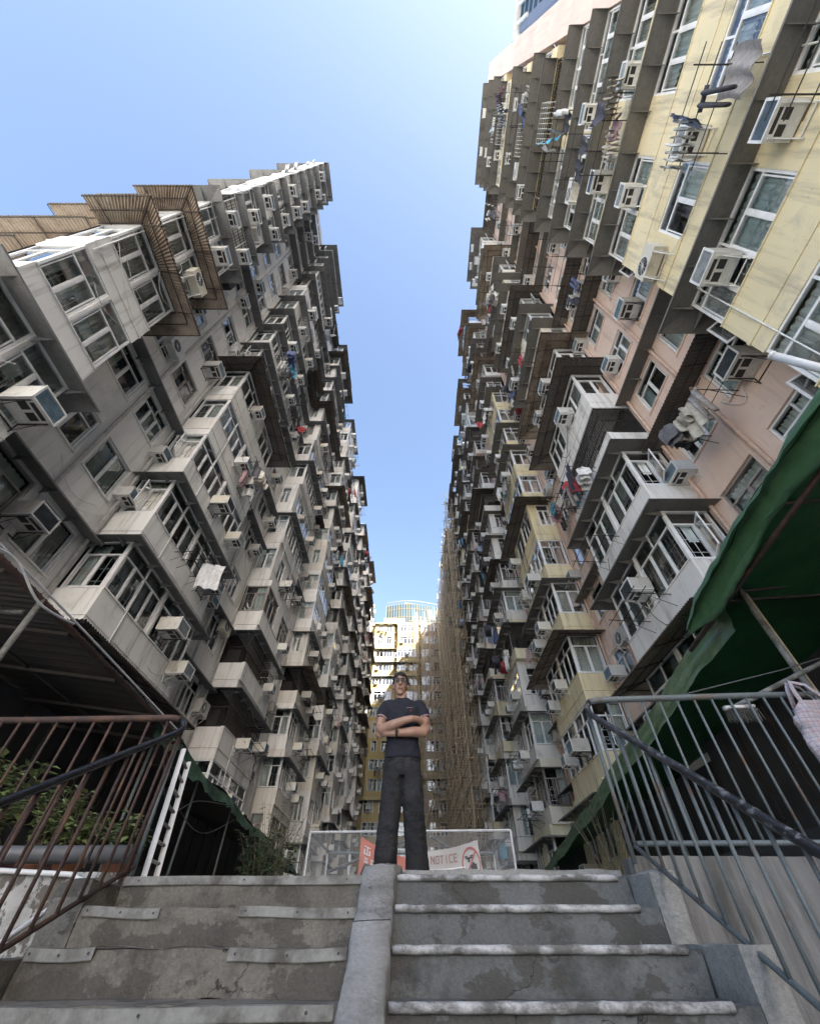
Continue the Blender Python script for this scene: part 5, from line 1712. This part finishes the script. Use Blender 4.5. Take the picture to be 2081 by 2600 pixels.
# hair
h = MB(); h.ellipsoid((hx, .024, 1.628), (.082, .098, .104), 36, 24)
keep = []
for f_ in h.f:
    c = sum((Vector(h.v[i]) for i in f_), Vector()) / len(f_)
    x, y, z = abs(c.x - hx), c.y, c.z
    hl = 1.660 - 1.8 * max(0, x - .055) + .006 * math.sin(c.x * 90) if y < -.01 else (1.575 if y < .045 else 1.525)
    if z > hl: keep.append(f_)
h.f = keep; h.m = [0] * len(keep)
ho = h.build('hair', M['hair'], man, True)
so_ = ho.modifiers.new('thick', 'SOLIDIFY'); so_.thickness = .014; so_.offset = 0
dt = bpy.data.textures.new('tufts', 'CLOUDS'); dt.noise_scale = .012
dm = ho.modifiers.new('tufts', 'DISPLACE'); dm.texture = dt; dm.strength = .008
# face details
for sg in (-1, 1):
    m = MB(); m.ellipsoid((hx + sg * .033, -.078, 1.603), (.012, .008, .006), 10, 6); m.build('eye', M['black'], man, True)
    m = MB(); m.tube([(hx + sg * .014, -.101, 1.622), (hx + sg * .034, -.101, 1.627), (hx + sg * .056, -.085, 1.620)], .005, 6, radii=[.0045, .0055, .003]); m.build('eyebrow', M['hair'], man, True)
m = MB(); m.tube([(hx - .024, -.092, 1.523), (hx - .008, -.100, 1.526), (hx + .008, -.100, 1.526), (hx + .024, -.092, 1.523)], .0045, 6, radii=[.002, .0045, .0045, .002]); m.build('mouth', m_simple('lips', (.28, .11, .09), .6), man, True)
gm = MB()
for sg in (-1, 1):
    cx = hx + sg * .036
    pts = [(cx - .027, -.117, 1.614), (cx + .027, -.117 + .006, 1.616), (cx + .027, -.115 + .006, 1.588), (cx + .018, -.114, 1.580), (cx - .018, -.115, 1.579), (cx - .027, -.116, 1.588), (cx - .027, -.117, 1.614)]
    gm.tube(pts, .0035, 6)
    gm.tube([(cx + sg * .027, -.112, 1.612), (hx + sg * .080, -.06, 1.608), (hx + sg * .086, .015, 1.602)], .003, 5)
gm.tube([(hx - .010, -.118, 1.606), (hx, -.121, 1.609), (hx + .010, -.118, 1.606)], .003, 5)
go = gm.build('glasses', M['black'], man, True)
lm = MB()
for sg in (-1, 1):
    cx = hx + sg * .036
    lm.quad((cx - .026, -.116, 1.613), (cx + .026, -.112, 1.614), (cx + .026, -.111, 1.582), (cx - .026, -.114, 1.581))
lm.build('lens', m_glass('spectacle_lens', (.42, .42, .42), -.05), go)
